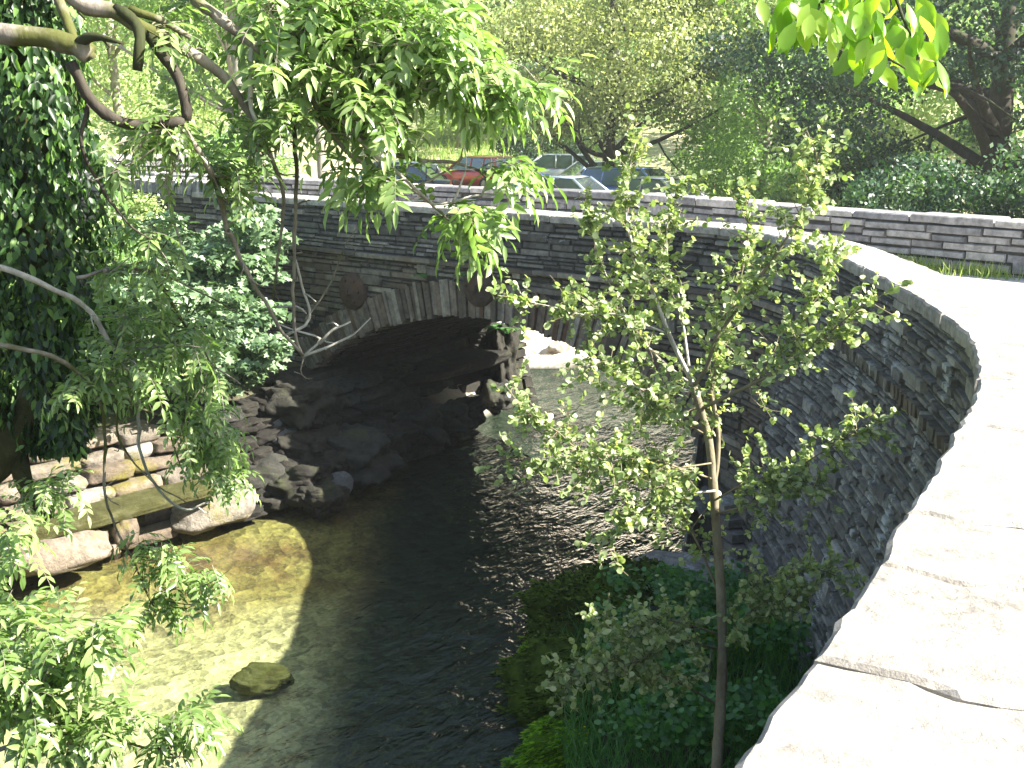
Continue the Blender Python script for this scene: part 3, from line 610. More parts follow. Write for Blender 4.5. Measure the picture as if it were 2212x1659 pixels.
# mossy rocks on the right
for i, (dx, dy, Y, sc, mt, lab) in enumerate([
    (1330, 1330, 10.3, (.75, .55, .42), 'moss', 'big rounded mossy rock at the upstream tip of the right bank'),
    (1320, 1480, 9.3, (.9, .5, .38), 'moss', 'mossy rock reaching farthest left over the black water'),
    (1290, 1575, 8.6, (.75, .3, .17), 'mossy', 'long low moss ledge at lower centre'),
    (1340, 1625, 8.3, (.62, .26, .15), 'moss', 'second moss ledge at the bottom edge below the long one'),
    (1180, 1450, 9.5, (.22, .2, .2), 'mossy', 'small bright mossy knob left of the mossy rocks'),
    (1430, 1420, 9.4, (.5, .45, .34), 'darkrock', 'dark bare rock among the moss behind the sapling'),
    (1640, 1420, 9.5, (.36, .8, .42), 'mossy', 'vivid green mossy rock against the foot of the wing wall'),
    (1665, 1600, 8.3, (.5, .7, .30), 'mossy', 'vivid green moss mound beside the near coping'),
    (1500, 1255, 11.2, (.62, .42, .22), 'wing', 'grey flat rock by the water below the wing wall'),
    (1400, 1560, 8.7, (.7, .5, .3), 'moss', 'mossy hummock left of the sapling stem'),
    (1550, 1080, 12.2, (.24, .22, .14), 'greyrock', 'pale stone at the corner where arch meets wing wall')]):
    p = P(dx, dy, Y); o = boulder('mossy_rock' if 'moss' in mt else 'rock', p, sc, 70 + i, mt, lab, 'rock', rot=(0, .05, i * .35), blocky=.75, rough=.5)
    if 'moss' in mt:
        me = o.data; co = np.zeros(len(me.vertices) * 3, 'f'); me.vertices.foreach_get('co', co); co = co.reshape(-1, 3); no = np.zeros(len(me.vertices) * 3, 'f'); me.vertices.foreach_get('normal', no); no = no.reshape(-1, 3)
        up_ = np.where(no[:, 2] > -.2)[0]; k_ = rng.choice(up_, 9000); pp = co[k_] + rng.normal(size=(9000, 3)) * .03; nn_ = no[k_] + rng.normal(size=(9000, 3)) * .7
        L_ = np.array(sc) ; q_ = leaf_mesh('moss_tufts', pp, nn_, rvec(9000), .055 / L_.mean() ** 1, .028 / L_.mean(), T_QUAD, M['mosstuft' if mt == 'moss' else 'mosstuft2'], o)
# sloped slate footing beside the wing wall
mb = MB(); p0 = P(1600, 1085, 11.7); 
for i in range(9):
    mb.box(p0 + np.array([.02 * i + .02, -.14 * i, -.115 * i]), (.62, .34, .09), rz=.35 + random.uniform(-.06, .06))
tag(mb.build('stone_steps', M['wing']), 'stepped slate footing leaning on the wing wall corner', 'footing')

# ---------------------------------------------------------------- trees
def bent(a, b, k=5, bend=.12):
    a = np.asarray(a, float); b = np.asarray(b, float); L = np.linalg.norm(b - a); o = rng.normal(size=3) * bend * L
    t = np.linspace(0, 1, k)[:, None]; return a + (b - a) * t + o * (4 * t * (1 - t)) * .5
class Leaves:
    def __init__(s): s.p = []; s.a = []; s.n = []; s.L = []; s.w = []; s.r = []
    def add(s, p, a, n, L, w, r=None): s.p.append(p); s.a.append(a); s.n.append(n); s.L.append(L); s.w.append(w); s.r.append(random.random() if r is None else r)
    def build(s, name, mat, tmpl, parent): return leaf_mesh(name, np.array(s.p), np.array(s.a), np.array(s.n), np.array(s.L), np.array(s.w), tmpl, mat, parent, np.array(s.r))
def compound(LV, tw, base, d, L=.26, leaflet=.085, npair=4):
    base = np.array(base) + np.array([0, 0, .05]); leaflet *= .98
    """ash leaf: drooping rachis with paired leaflets and one at the end"""
    d = unit(d); pts = [np.array(base)]; dd = d.copy(); seg = L / (npair + 1)
    for i in range(npair + 1):
        dd = unit(dd + np.array([0, 0, -.10 - .04 * i])); pts.append(pts[-1] + dd * seg)
    tw.tube(pts, [.0018, .0009], 3, .5, False); r0 = random.random()
    side = unit(np.cross(dd, [0, 0, 1.0]) + rng.normal(size=3) * .15)
    for i in range(1, npair + 2):
        tdir = unit(pts[i] - pts[i - 1]); up = unit(np.cross(side, tdir)); up = up if up[2] > 0 else -up
        if i == npair + 1: LV.add(pts[i], unit(tdir + np.array([0, 0, -.3])), up, leaflet * 1.1, leaflet * .36, min(1, max(0, r0 + random.uniform(-.2, .2)))); continue
        for sgn in (-1, 1):
            a = unit(side * sgn * 1.0 + tdir * .6 + np.array([0, 0, -.22]) + rng.normal(size=3) * .12)
            LV.add(pts[i], a, unit(up + rng.normal(size=3) * .25), leaflet * random.uniform(.8, 1.15), leaflet * random.uniform(.38, .50), min(1, max(0, r0 + random.uniform(-.2, .2))))
def traced(pts): return np.array([P(x, y, Y) for x, y, Y in pts])

ash = empty('ash_tree', 'ash tree leaning in from the left with drooping leafy boughs over the river', 'tree', loc=(0, 0, 0))
br = [  # (points (px,py,depth), start radius, end radius, material)
    ([(-160, 40, 4.7), (0, 72, 4.6), (100, 82, 4.6), (165, 100, 4.6), (195, 118, 4.6)], .045, .04, 'bark'),
    ([(165, 100, 4.6), (200, 80, 4.55), (262, 92, 4.5)], .03, .007, 'barkd'),
    ([(120, -20, 4.7), (150, 60, 4.65), (170, 100, 4.6)], .022, .018, 'bark'),
    ([(60, -90, 4.8), (169, 0, 4.8), (247, 28, 4.8), (310, 60, 4.8), (416, 113, 4.9), (494, 176, 5), (550, 268, 5.1), (580, 330, 5.1)], .042, .012, 'bark'),
    ([(250, 20, 4.8), (295, 50, 4.75), (303, 100, 4.7), (296, 155, 4.7)], .026, .02, 'barkd'),
    ([(280, 20, 4.8), (330, 35, 4.8), (412, 80, 4.85)], .02, .012, 'bark'),
    ([(318, 70, 4.8), (370, 141, 4.8), (395, 205, 4.8), (405, 262, 4.8)], .028, .02, 'barkd'),
    ([(152, 134, 4.6), (190, 208, 4.65), (247, 258, 4.7), (310, 268, 4.75), (399, 261, 4.8)], .022, .024, 'barkd'),
    ([(392, 270, 4.8), (459, 381, 5), (494, 494, 5.2), (530, 582, 5.3), (579, 663, 5.4), (614, 719, 5.5), (656, 769, 5.6)], .016, .008, 'bark'),
    ([(381, 268, 4.8), (367, 388, 5), (374, 476, 5.1), (399, 554, 5.2)], .014, .004, 'barkp'),
    ([(190, 226, 4.7), (176, 317, 4.7), (226, 416, 4.8), (275, 480, 4.8), (330, 520, 4.9)], .01, .003, 'barkd'),
    ([(423, -60, 5), (423, 0, 5), (476, 42, 5), (543, 95, 5), (656, 173, 5.1), (780, 296, 5.2), (873, 340, 5.3), (972, 354, 5.4), (1060, 372, 5.4)], .028, .006, 'bark'),
    ([(543, 95, 5), (540, 212, 5), (554, 268, 5)], .012, .01, 'barkp'),
    ([(543, 95, 5), (600, 96, 5), (680, 116, 5.1), (760, 135, 5.2)], .010, .004, 'barkp'),
    ([(656, 173, 5.1), (725, 300, 5.1), (810, 372, 5.2), (894, 410, 5.2), (961, 467, 5.3), (1007, 513, 5.3), (1040, 560, 5.3)], .013, .004, 'bark'),
    ([(725, 241, 5.1), (790, 320, 5.2), (848, 365, 5.2), (905, 415, 5.3), (937, 439, 5.3), (1020, 425, 5.3), (1095, 414, 5.3)], .011, .005, 'barkp'),
    ([(1040, 423, 5.3), (1055, 380, 5.3), (1063, 340, 5.3)], .007, .003, 'barkp'),
    ([(905, 400, 5.2), (985, 355, 5.3), (1005, 300, 5.3)], .006, .003, 'bark'),
    ([(975, 440, 5.2), (1005, 370, 5.2), (1000, 310, 5.2)], .006, .003, 'barkp'),
    ([(632, 226, 5.1), (639, 370, 5.3), (636, 582, 5.5), (635, 716, 5.6), (656, 775, 5.6)], .011, .008, 'bark'),
    ([(580, 330, 5.1), (610, 420, 5.3), (600, 560, 5.5), (590, 640, 5.6)], .011, .005, 'bark'),
    ([(656, 769, 5.6), (720, 745, 5.6), (775, 710, 5.6), (800, 685, 5.6)], .009, .003, 'barkp'),
    ([(656, 769, 5.6), (690, 730, 5.6), (640, 715, 5.6), (600, 700, 5.6)], .007, .004, 'barkp'),
    ([(620, 723, 5.6), (667, 688, 5.6), (648, 600, 5.6), (640, 560, 5.6)], .009, .005, 'barkp'),
    ([(690, 742, 5.6), (720, 712, 5.6), (757, 692, 5.6)], .009, .005, 'barkp'),
    ([(596, 663, 5.6), (640, 665, 5.6), (660, 680, 5.6)], .007, .004, 'barkp'),
    ([(656, 770, 5.6), (650, 800, 5.6), (662, 818, 5.6), (675, 818, 5.6)], .004, .002, 'bark'),
    ([(660, 690, 5.6), (720, 600, 5.6), (745, 530, 5.6), (770, 495, 5.6)], .006, .002, 'bark'),
    ([(-60, 560, 5.2), (60, 600, 5.3), (183, 663, 5.5), (247, 755, 5.6), (296, 857, 5.7), (303, 980, 5.8), (353, 1069, 5.9), (388, 1097, 5.9), (416, 1100, 5.9), (455, 1083, 5.9)], .016, .006, 'barkp'),
    ([(-60, 740, 5.2), (85, 762, 5.3), (141, 786, 5.4), (198, 832, 5.5), (226, 910, 5.6), (226, 1051, 5.7), (247, 1136, 5.8), (282, 1201, 5.8), (325, 1300, 5.8)], .013, .005, 'bark'),
    ([(198, 832, 5.5), (300, 880, 5.6), (365, 905, 5.7)], .009, .004, 'bark'),
    ([(225, 585, 5.3), (321, 590, 5.5), (406, 709, 5.6), (459, 786, 5.7), (520, 830, 5.7)], .011, .004, 'bark'),
    ([(250, 860, 5.6), (262, 960, 5.7), (330, 1040, 5.8), (400, 1085, 5.9)], .007, .003, 'bark'),
    ([(165, 600, 5.3), (290, 578, 5.4), (420, 625, 5.5), (520, 680, 5.6)], .009, .003, 'bark'),
    ([(380, 760, 5.6), (345, 860, 5.7), (385, 990, 5.8), (430, 1075, 5.8)], .007, .003, 'bark'),
]
byname = {}
for pts, r0, r1, mt in br: byname.setdefault(mt, []).append((pts, r0, r1))
tips = []
for pts, r0, r1, mt in br:
    mb = MB(); c = catmull(traced(pts), .05)
    jj = np.array([[mnoise.noise(Vector(p * 9)) * .012, 0, mnoise.noise(Vector(p * 9 + 5)) * .012] for p in c]); jj[0] = 0
    rad = np.linspace(r0, r1, len(c)) * (1 + .22 * np.array([mnoise.noise(Vector(p * 22)) for p in c])); mb.tube(c + jj, rad, 7, None)
    # little knobs and dead spurs
    for _ in range(int(len(c) * .16)):
        i = random.randrange(1, len(c)); d = rvec(1)[0]; d[2] -= .2
        mb.tube([c[i], c[i] + d * .04, c[i] + d * .06 + rvec(1)[0] * .03], [r1 * .6 + .002, .0025], 4)
    mb.build('branch', M[mt], ash, True)
# trunk outside the frame on the left bank, feeding the boughs
tb = MB(); tb.tube(catmull([(-7.4, 6.6, .5), (-6.7, 6.2, 2.2), (-5.4, 5.6, 4.2), (-4.3, 5.0, 5.6), (-3.3, 4.85, 6.2), (-2.1, 4.8, 6.15)], .2), [.34, .3, .2, .12, .06, .045], 10)
tb.tube(catmull([(-5.4, 5.6, 4.2), (-4.4, 5.3, 4.8), (-3.4, 5.2, 4.45), (-2.76, 5.2, 4.1)], .2), [.12, .03], 8)
tb.tube(catmull([(-6.2, 6.0, 3.0), (-4.6, 5.6, 3.6), (-3.2, 5.3, 3.3), (-2.75, 5.25, 3.1)], .2), [.12, .03], 8)
tb.tube(catmull([(-3.3, 4.85, 6.2), (-1.8, 5, 6.8), (-.8, 5, 6.5), tuple(P(423, -60, 5))], .2), [.05, .03], 8)
tb.tube(catmull([(-4.3, 5.0, 5.6), (-3.3, 4.6, 5.5), tuple(P(-160, 40, 4.7))], .2), [.1, .045], 8)
tb.build('trunk', M['bark'], ash, True)
LV = Leaves(); tw = MB()
SZ = [1.0, 1.0]
def leafy(anchor, cen, rad, Y, ntw, per=4, L=.24, leaf=.085, lean=(0, 0, -.2), dY=.35, sink=None):
    """random leafy twigs from anchor into an ellipse of the photo's plane at depth Y (with real depth spread)"""
    for _ in range(ntw):
        a = random.choice(anchor); A = P(a[0], a[1], a[2])
        while True:
            u, v = random.uniform(-1, 1), random.uniform(-1, 1)
            if u * u + v * v < 1: break
        Bp = P(cen[0] + u * rad[0], cen[1] + v * rad[1], Y + random.uniform(-dY, dY))
        # the twig covers only the last stretch towards its tip
        d = Bp - A; Ln = np.linalg.norm(d); st = A + d * max(0, 1 - .45 / max(Ln, .01)); path = bent(st, Bp, 5, .15)
        (tw if sink is None else sink[1]).tube(path, [.004, .0018], 4, None, False)
        for i in range(int(per * SZ[1] + .5)):
            k = random.uniform(.1, 1); pt = path[0] + (path[-1] - path[0]) * k + rng.normal(size=3) * .01
            dd = unit(unit(d) * .6 + rng.normal(size=3) * .75 + np.array(lean)); compound(LV if sink is None else sink[0], tw if sink is None else sink[1], pt, dd, SZ[0] * L * random.uniform(.7, 1.15), SZ[0] * leaf * random.uniform(.8, 1.15), random.choice((3, 4, 4)))
A3 = [(656, 173, 5.1), (780, 296, 5.2), (543, 95, 5)]
leafy([(600, 96, 5), (680, 116, 5.1), (600, 0, 5.2)], (760, 55), (260, 85), 5.2, 62, 3)
leafy([(760, 135, 5.2), (900, 60, 5.4), (780, 200, 5.2)], (900, 120), (170, 100), 5.3, 55, 3)
leafy([(900, 150, 5.4)], (1050, 190), (120, 65), 5.3, 24, 3, lean=(.3, 0, -.3))
leafy([(1000, 180, 5.4)], (1120, 215), (55, 35), 5.3, 7, 3, lean=(.6, 0, -.5))
leafy([(725, 241, 5.1), (780, 296, 5.2)], (760, 220), (150, 80), 5.2, 20, 3)
leafy([(656, 173, 5.1), (540, 212, 5)], (560, 170), (100, 70), 5.1, 8, 3)
leafy([(1032, 368, 5.4), (1060, 372, 5.4)], (1130, 395), (55, 18), 5.4, 6, 3, lean=(.6, 0, -.3))
leafy([(873, 340, 5.3)], (830, 300), (60, 40), 5.3, 4, 3)
leafy([(1007, 513, 5.3)], (1035, 500), (45, 45), 5.3, 8, 3, lean=(.3, 0, -.7))
leafy([(961, 467, 5.3)], (970, 475), (60, 25), 5.3, 5, 3)
leafy([(810, 372, 5.2), (894, 410, 5.2)], (790, 385), (110, 45), 5.3, 8, 3, lean=(0, 0, -.3))
SZ = [.66, 1.7]
leafy([(580, 330, 5.1), (560, 268, 5.1)], (600, 310), (110, 80), 5.2, 12, 3)
leafy([(459, 381, 5)], (520, 400), (90, 80), 5.2, 12, 3)
leafy([(399, 261, 4.8)], (300, 380), (130, 90), 4.9, 12, 3)
leafy([(310, 60, 4.8)], (420, 60), (70, 60), 5.0, 6, 3)
leafy([(330, 520, 4.9), (321, 590, 5.5)], (330, 560), (140, 80), 5.3, 12, 3)
leafy([(406, 709, 5.6), (247, 755, 5.6)], (330, 720), (170, 100), 5.6, 30, 3)
leafy([(198, 832, 5.5)], (230, 840), (160, 60), 5.6, 18, 3)
leafy([(459, 786, 5.7), (365, 905, 5.7)], (450, 870), (70, 60), 5.7, 10, 3, lean=(.3, 0, -.7))
leafy([(400, 900, 5.7), (440, 960, 5.8)], (455, 970), (65, 90), 5.8, 15, 4, lean=(.3, 0, -.8))
leafy([(480, 1020, 5.8)], (490, 1045), (65, 25), 5.8, 5, 3, lean=(.8, 0, -.2))
leafy([(282, 1201, 5.8), (325, 1300, 5.8)], (350, 1200), (60, 55), 5.8, 6, 3, L=.28, leaf=.095)
leafy([(325, 1300, 5.8)], (440, 1260), (90, 45), 5.8, 7, 3, L=.28, leaf=.095, lean=(.4, 0, -.4))
leafy([(325, 1300, 5.8)], (370, 1340), (60, 45), 5.8, 5, 3, L=.28, leaf=.095)
leafy([(100, 1060, 5.6)], (130, 1080), (110, 50), 5.6, 8, 3)
tw.build('twig', M['bark'], ash); LV.build('leaves', M['ash'], T_LEAF, ash)
# lower-left young ash, closer
SZ = [.72, 1.35]
ash2 = empty('ash_sapling', 'young ash at lower left with big pale pinnate leaves over the sunlit pool', 'tree')
LV2 = Leaves(); tw2 = MB(); mb = MB()
for pts, r0, r1 in (([(-250, 1900, 4.2), (-60, 1640, 4.1), (60, 1520, 4.0), (160, 1440, 4.0), (230, 1400, 4.0)], .02, .005), ([(-60, 1640, 4.1), (90, 1590, 4.1), (180, 1580, 4.2), (330, 1620, 4.2), (420, 1640, 4.2)], .012, .004), ([(-200, 1500, 4.2), (0, 1400, 4.2), (70, 1340, 4.2)], .012, .004)):
    mb.tube(catmull(traced(pts), .05), [r0, r1], 6)
mb.tube(catmull([tuple(P(-250, 1900, 4.2)), (-3.2, 4.6, 1.4), (-3.6, 4.8, -.4)], .2), [.022, .05], 7)
mb.build('trunk', M['bark'], ash2, True)
sk = (LV2, tw2)
leafy([(60, 1520, 4.0)], (40, 1450), (140, 110), 4.1, 36, 3, L=.26, leaf=.09, sink=sk)
leafy([(160, 1440, 4)], (190, 1400), (60, 50), 4.1, 12, 3, L=.26, leaf=.09, sink=sk, lean=(.3, 0, -.1))
leafy([(180, 1580, 4.2)], (170, 1580), (160, 50), 4.2, 26, 3, L=.26, leaf=.09, sink=sk, lean=(.4, 0, -.1))
leafy([(330, 1620, 4.2)], (380, 1575), (90, 35), 4.2, 12, 3, L=.24, leaf=.085, sink=sk, lean=(.6, 0, 0))
leafy([(0, 1400, 4.2)], (50, 1340), (90, 55), 4.2, 12, 3, L=.26, leaf=.09, sink=sk)
leafy([(0, 1200, 4.6)], (20, 1190), (90, 90), 4.6, 8, 3, sink=sk)
tw2.build('twig', M['bark'], ash2); LV2.build('leaves', M['ash'], T_LEAF, ash2)

# ivy-clad stem on the left
ivy = empty('ivy_clad_tree', 'dark ivy-smothered stem filling the left edge above the river', 'tree')
mb = MB(); mb.tube(catmull([(-6.2, 6.6, .2), (-4.4, 6.1, 2.2), (-2.8, 6.0, 3.2), (-2.55, 6.0, 4.4), (-2.55, 6.0, 5.6), (-2.6, 6.0, 7.2)], .15), [.13, .11, .10, .09, .06], 9)
mb.tube(catmull(traced([(-40, 880, 6.0), (21, 920, 6.0), (35, 963, 6.0), (56, 1051, 6.0), (106, 1122, 6.0)]), .05), [.085, .06, .05, .035], 9)
mb.build('trunk', M['mossold'], ivy, True)
n = 19000; th = rng.uniform(0, 2 * np.pi, n); zz = rng.uniform(3.2, 7.0, n)
prof = np.interp(zz, [3.2, 3.7, 4.3, 5.0, 5.6, 6.2, 7.0], [.2, .42, .55, .50, .42, .45, .5]); bulge = .72 + .55 * np.sin(th * 3 + zz * 4) * np.cos(zz * 3.3 + th)
rr = prof * bulge * np.sqrt(rng.uniform(.25, 1, n))
pos = np.stack([-2.55 + rr * np.cos(th), 6.0 + rr * np.sin(th) * .8, zz], 1); nr = np.stack([np.cos(th), np.sin(th), .35 + 0 * th], 1) + rng.normal(size=(n, 3)) * .45
al = np.stack([.3 * np.cos(th), .3 * np.sin(th), -1 + 0 * th], 1) + rng.normal(size=(n, 3)) * .4
leaf_mesh('leaves', pos, al, nr, rng.uniform(.04, .085, n), rng.uniform(.022, .045, n), T_LEAF, M['ashdark'], ivy)

# alder sapling over the mossy rocks
ald = empty('alder_sapling', 'slim young alder rising from the mossy rocks in front of the bridge', 'tree')
AB = [
    ([(1540, 1850, 6.8), (1546, 1760, 6.95), (1548, 1659, 7.15), (1560, 1450, 7.5), (1558, 1300, 7.7), (1548, 1150, 7.9), (1540, 1040, 7.95), (1531, 950, 8.0), (1513, 884, 8.0), (1498, 835, 8.0)], .052, .028, 'barka', 0),
    ([(1498, 835, 8.0), (1488, 811, 8), (1452, 738, 8), (1428, 678, 8), (1401, 611, 8.05), (1377, 557, 8.1), (1352, 470, 8.1), (1358, 380, 8.1), (1374, 300, 8.1)], .024, .004, 'barkp', 1),
    ([(1498, 835, 8.0), (1525, 796, 7.9), (1549, 726, 7.8), (1579, 687, 7.8), (1616, 633, 7.75), (1690, 530, 7.7), (1740, 430, 7.7), (1765, 350, 7.7), (1742, 280, 7.7)], .022, .004, 'barka', 1),
    ([(1513, 884, 8.0), (1630, 827, 7.7), (1700, 788, 7.6), (1725, 728, 7.5), (1757, 654, 7.5), (1785, 572, 7.5), (1800, 530, 7.5)], .02, .004, 'barka', 1),
    ([(1700, 788, 7.6), (1764, 742, 7.4), (1831, 685, 7.3), (1895, 640, 7.2)], .012, .003, 'barka', 1),
    ([(1541, 1060, 7.93), (1550, 1000, 7.98), (1552, 935, 8.05), (1543, 875, 8.2), (1536, 841, 8.2), (1555, 769, 8.3), (1570, 693, 8.4), (1600, 600, 8.4), (1615, 500, 8.4), (1610, 430, 8.4)], .022, .004, 'barka', 1),
    ([(1488, 790, 8.0), (1476, 702, 8.2), (1464, 633, 8.3), (1446, 587, 8.4), (1440, 500, 8.4), (1455, 430, 8.4), (1480, 380, 8.4)], .014, .003, 'barkp', 1),
    ([(1495, 844, 8), (1437, 835, 7.8), (1386, 841, 7.6), (1320, 800, 7.5), (1260, 790, 7.4)], .010, .003, 'barkp', 1),
    ([(1440, 720, 8.0), (1390, 700, 7.9), (1331, 678, 7.8), (1260, 680, 7.7), (1195, 663, 7.7), (1135, 648, 7.7), (1118, 615, 7.7)], .009, .003, 'barkp', 1),
    ([(1528, 940, 8.0), (1450, 900, 7.9), (1380, 860, 7.8), (1310, 830, 7.8)], .01, .003, 'barka', 1),
    ([(1540, 1035, 7.95), (1476, 1014, 7.7), (1400, 990, 7.5), (1265, 977, 7.3), (1204, 932, 7.2), (1135, 887, 7.2), (1090, 830, 7.2)], .010, .003, 'barka', 1),
    ([(1545, 1060, 7.9), (1440, 1075, 7.7), (1340, 1130, 7.4), (1290, 1190, 7.3)], .012, .003, 'barkp', 1),
    ([(1540, 1000, 7.9), (1460, 1010, 7.7), (1330, 1010, 7.5), (1200, 1000, 7.4), (1110, 990, 7.4)], .009, .002, 'barka', 1),
    ([(1545, 1080, 7.9), (1620, 1040, 7.6), (1700, 1030, 7.5), (1790, 1060, 7.3)], .010, .003, 'barka', 1),
    ([(1548, 1110, 7.9), (1640, 1080, 7.6), (1740, 1000, 7.4), (1850, 930, 7.2), (1900, 880, 7.1)], .010, .003, 'barka', 1),
    ([(1573, 1339, 7.8), (1608, 1282, 7.6), (1689, 1236, 7.5), (1760, 1230, 7.4), (1810, 1245, 7.3)], .011, .003, 'barka', 1),
    ([(1552, 1370, 7.8), (1477, 1346, 7.6), (1421, 1339, 7.5), (1354, 1353, 7.4), (1270, 1370, 7.3)], .011, .003, 'barka', 1),
    ([(1552, 1402, 7.8), (1477, 1385, 7.5), (1424, 1388, 7.4), (1393, 1420, 7.3), (1330, 1440, 7.2), (1230, 1450, 7.2)], .012, .003, 'barka', 1),
    ([(1548, 1522, 7.7), (1477, 1480, 7.5), (1372, 1441, 7.3), (1300, 1430, 7.2), (1200, 1490, 7.1)], .011, .003, 'barka', 1),
    ([(1560, 1300, 7.8), (1510, 1180, 7.9), (1460, 1080, 8.0), (1430, 1000, 8)], .014, .004, 'barka', 1),
    ([(1560, 1400, 7.8), (1610, 1330, 7.6), (1680, 1290, 7.5), (1720, 1300, 7.4)], .007, .002, 'barka', 1),
    ([(1498, 835, 8.0), (1400, 750, 8.2), (1330, 640, 8.3), (1290, 540, 8.3), (1270, 460, 8.3)], .012, .003, 'barkp', 1),
]
LA = Leaves(); twa = MB()
for pts, r0, r1, mt, lv in AB:
    pts = [(a_, b_, c_ * .77) for a_, b_, c_ in pts]; r0 *= .62; r1 *= .8
    c = catmull(traced(pts), .05); mb = MB(); mb.tube(c, np.linspace(r0, r1, len(c)) * (1 + .1 * rng.normal(size=len(c)) * .5), 8)
    mb.build('trunk' if not lv else 'branch', M[mt], ald, True)
    if not lv: continue
    Ln = len(c) * .05
    for _ in range(int(Ln * 48)):
        k = random.uniform(.18, 1) ** .8; i = min(len(c) - 2, int(k * (len(c) - 1))); td = unit(c[i + 1] - c[i])
        d = unit(td * .6 + rng.normal(size=3) * .8); tl = random.uniform(.08, .33) * (1.15 - .4 * k); path = bent(c[i], c[i] + d * tl, 5, .12)
        twa.tube(path, [.003, .0012], 3, None, False)
        for j in range(int(5 + tl * 38)):
            q = random.uniform(.15, 1); pt = path[0] + (path[-1] - path[0]) * q; a = unit(d * .4 + rng.normal(size=3) * .7 + np.array([0, 0, -.15]))
            LA.add(pt, a, unit(np.array([.1, -.1, 1.0]) + rng.normal(size=3) * .55), (lw := random.uniform(.022, .043)), lw * random.uniform(.75, .95))
twa.build('twig', M['barka'], ald); LA.build('leaves', M['alder'], T_ROUND, ald)

# beech spray hanging in at the top right
bee = empty('beech_tree', 'beech spray with large backlit yellow-green leaves at the top right', 'tree')
mb = MB()
for pts, r0, r1 in (([(2300, -260, 2.4), (2050, -120, 2.3), (1930, -20, 2.3), (1880, 40, 2.25), (1900, 110, 2.2), (1960, 150, 2.2)], .012, .002), ([(2050, -120, 2.3), (1850, -40, 2.3), (1760, 20, 2.35), (1740, 80, 2.3)], .007, .002), ([(1930, -20, 2.3), (1960, 60, 2.2), (2000, 120, 2.2)], .004, .0015), ([(1880, 40, 2.25), (1830, 90, 2.25), (1810, 130, 2.2)], .004, .0015)):
    mb.tube(catmull(traced(pts), .03), [r0, r1], 6)
mb.tube(catmull([(3.9, -4.6, 3.3), (3.6, -4.0, 7.3), (2.5, -.8, 8.2), (1.7, 1.5, 7.3), tuple(P(2300, -260, 2.4))], .2), [.16, .13, .05, .013], 8)
mb.build('trunk', M['barkd'], bee, True); LB = Leaves()
for cx, cy, rx_, ry_, n_ in ((1830, 35, 130, 50, 44), (1890, 85, 90, 50, 26), (1980, 110, 45, 45, 11), (1740, 20, 80, 45, 20), (1980, 20, 60, 50, 14), (1850, -60, 160, 50, 30)):
    for _ in range(n_):
        p = P(cx + random.gauss(0, .5) * rx_, cy + random.gauss(0, .5) * ry_, 2.25 + random.uniform(-.12, .12))
        a = unit(np.array([random.uniform(-.5, .7), random.uniform(-.4, .4), -.8])); LB.add(p, a, unit(np.array([.3, -.9, .5]) + rng.normal(size=3) * .5), random.uniform(.042, .072), random.uniform(.026, .038))
LB.build('leaves', M['beech'], T_OVAL, bee)

# ---------------- crowns from leaf clumps
def crown(name, clumps, n, size, mat, parent, tmpl=T_QUAD, up=.5):
    clumps = np.array(clumps, float); w = (clumps[:, 3] * clumps[:, 4] * clumps[:, 5]) ** (2 / 3); w /= w.sum(); idx = rng.choice(len(clumps), n, p=w)
    d = rvec(n); r = rng.uniform(.35, 1, n) ** .6; pos = clumps[idx, :3] + d * clumps[idx, 3:6] * r[:, None] + rng.normal(size=(n, 3)) * size * .8
    nr = d + np.array([0, 0, up]) + rng.normal(size=(n, 3)) * .6; s_ = size * rng.uniform(.6, 1.3, n)
    cl = rng.random(len(clumps)); rn = np.clip(.55 * cl[idx] + .45 * rng.random(n), 0, 1)
    return leaf_mesh(name, pos, rvec(n) + np.array([0, 0, -.3]), nr, s_, s_ * .62, tmpl, mat, parent, rn)
def tree(name, label, x, y, H, Rr, n, size, mat, bark='bark_far', low=.2, group=None, nclump=70, trunk_r=.22, forks=7, base=None, cat='tree', tmpl=T_QUAD, flat=.7, cr=.22, lean=(0, 0)):
    z0 = float(height(x, y)) - .1 if base is None else base
    t = empty(name, label, cat, group, (x, y, z0)); mb = MB(); top = np.array([lean[0], lean[1], H * .72])
    tr = bent((0, 0, 0), top, 8, .04); mb.tube(tr, [trunk_r, trunk_r * .75, trunk_r * .3], 9)
    cl = []
    for i in range(forks):
        k = random.uniform(.2, .8); a = tr[int(k * 7)]; th_ = i * 2.4 + random.uniform(-.4, .4); r_ = Rr * random.uniform(.55, .9)
        b_ = np.array([math.cos(th_) * r_ + lean[0] * k, math.sin(th_) * r_ + lean[1] * k, min(H * .92, a[2] + H * random.uniform(.12, .35))]); lp = bent(a, b_, 6, .12); mb.tube(lp, [trunk_r * .42, trunk_r * .08], 6)
        for q in (2, 4):
            e = lp[q] + unit(rng.normal(size=3) + np.array([0, 0, .4])) * Rr * .35; mb.tube(bent(lp[q], e, 4, .1), [trunk_r * .16, trunk_r * .04], 5)
    mb.build('trunk', M[bark], t, True)
    for i in range(nclump):
        zf = random.uniform(low, 1); th_ = random.uniform(0, 6.283); rf = math.sqrt(max(0, 1 - ((zf - (low + 1) / 2) / ((1 - low) / 2 + .02)) ** 2)) * .75 + .22
        rad = Rr * rf * math.sqrt(random.uniform(.15, 1)) * random.uniform(.75, 1.08); s_ = Rr * cr * random.uniform(.6, 1.4)
        cl.append((math.cos(th_) * rad + lean[0] * zf, math.sin(th_) * rad + lean[1] * zf, H * zf, s_, s_, s_ * flat))
    crown('crown', cl, n, size, M[mat], t, tmpl); return t
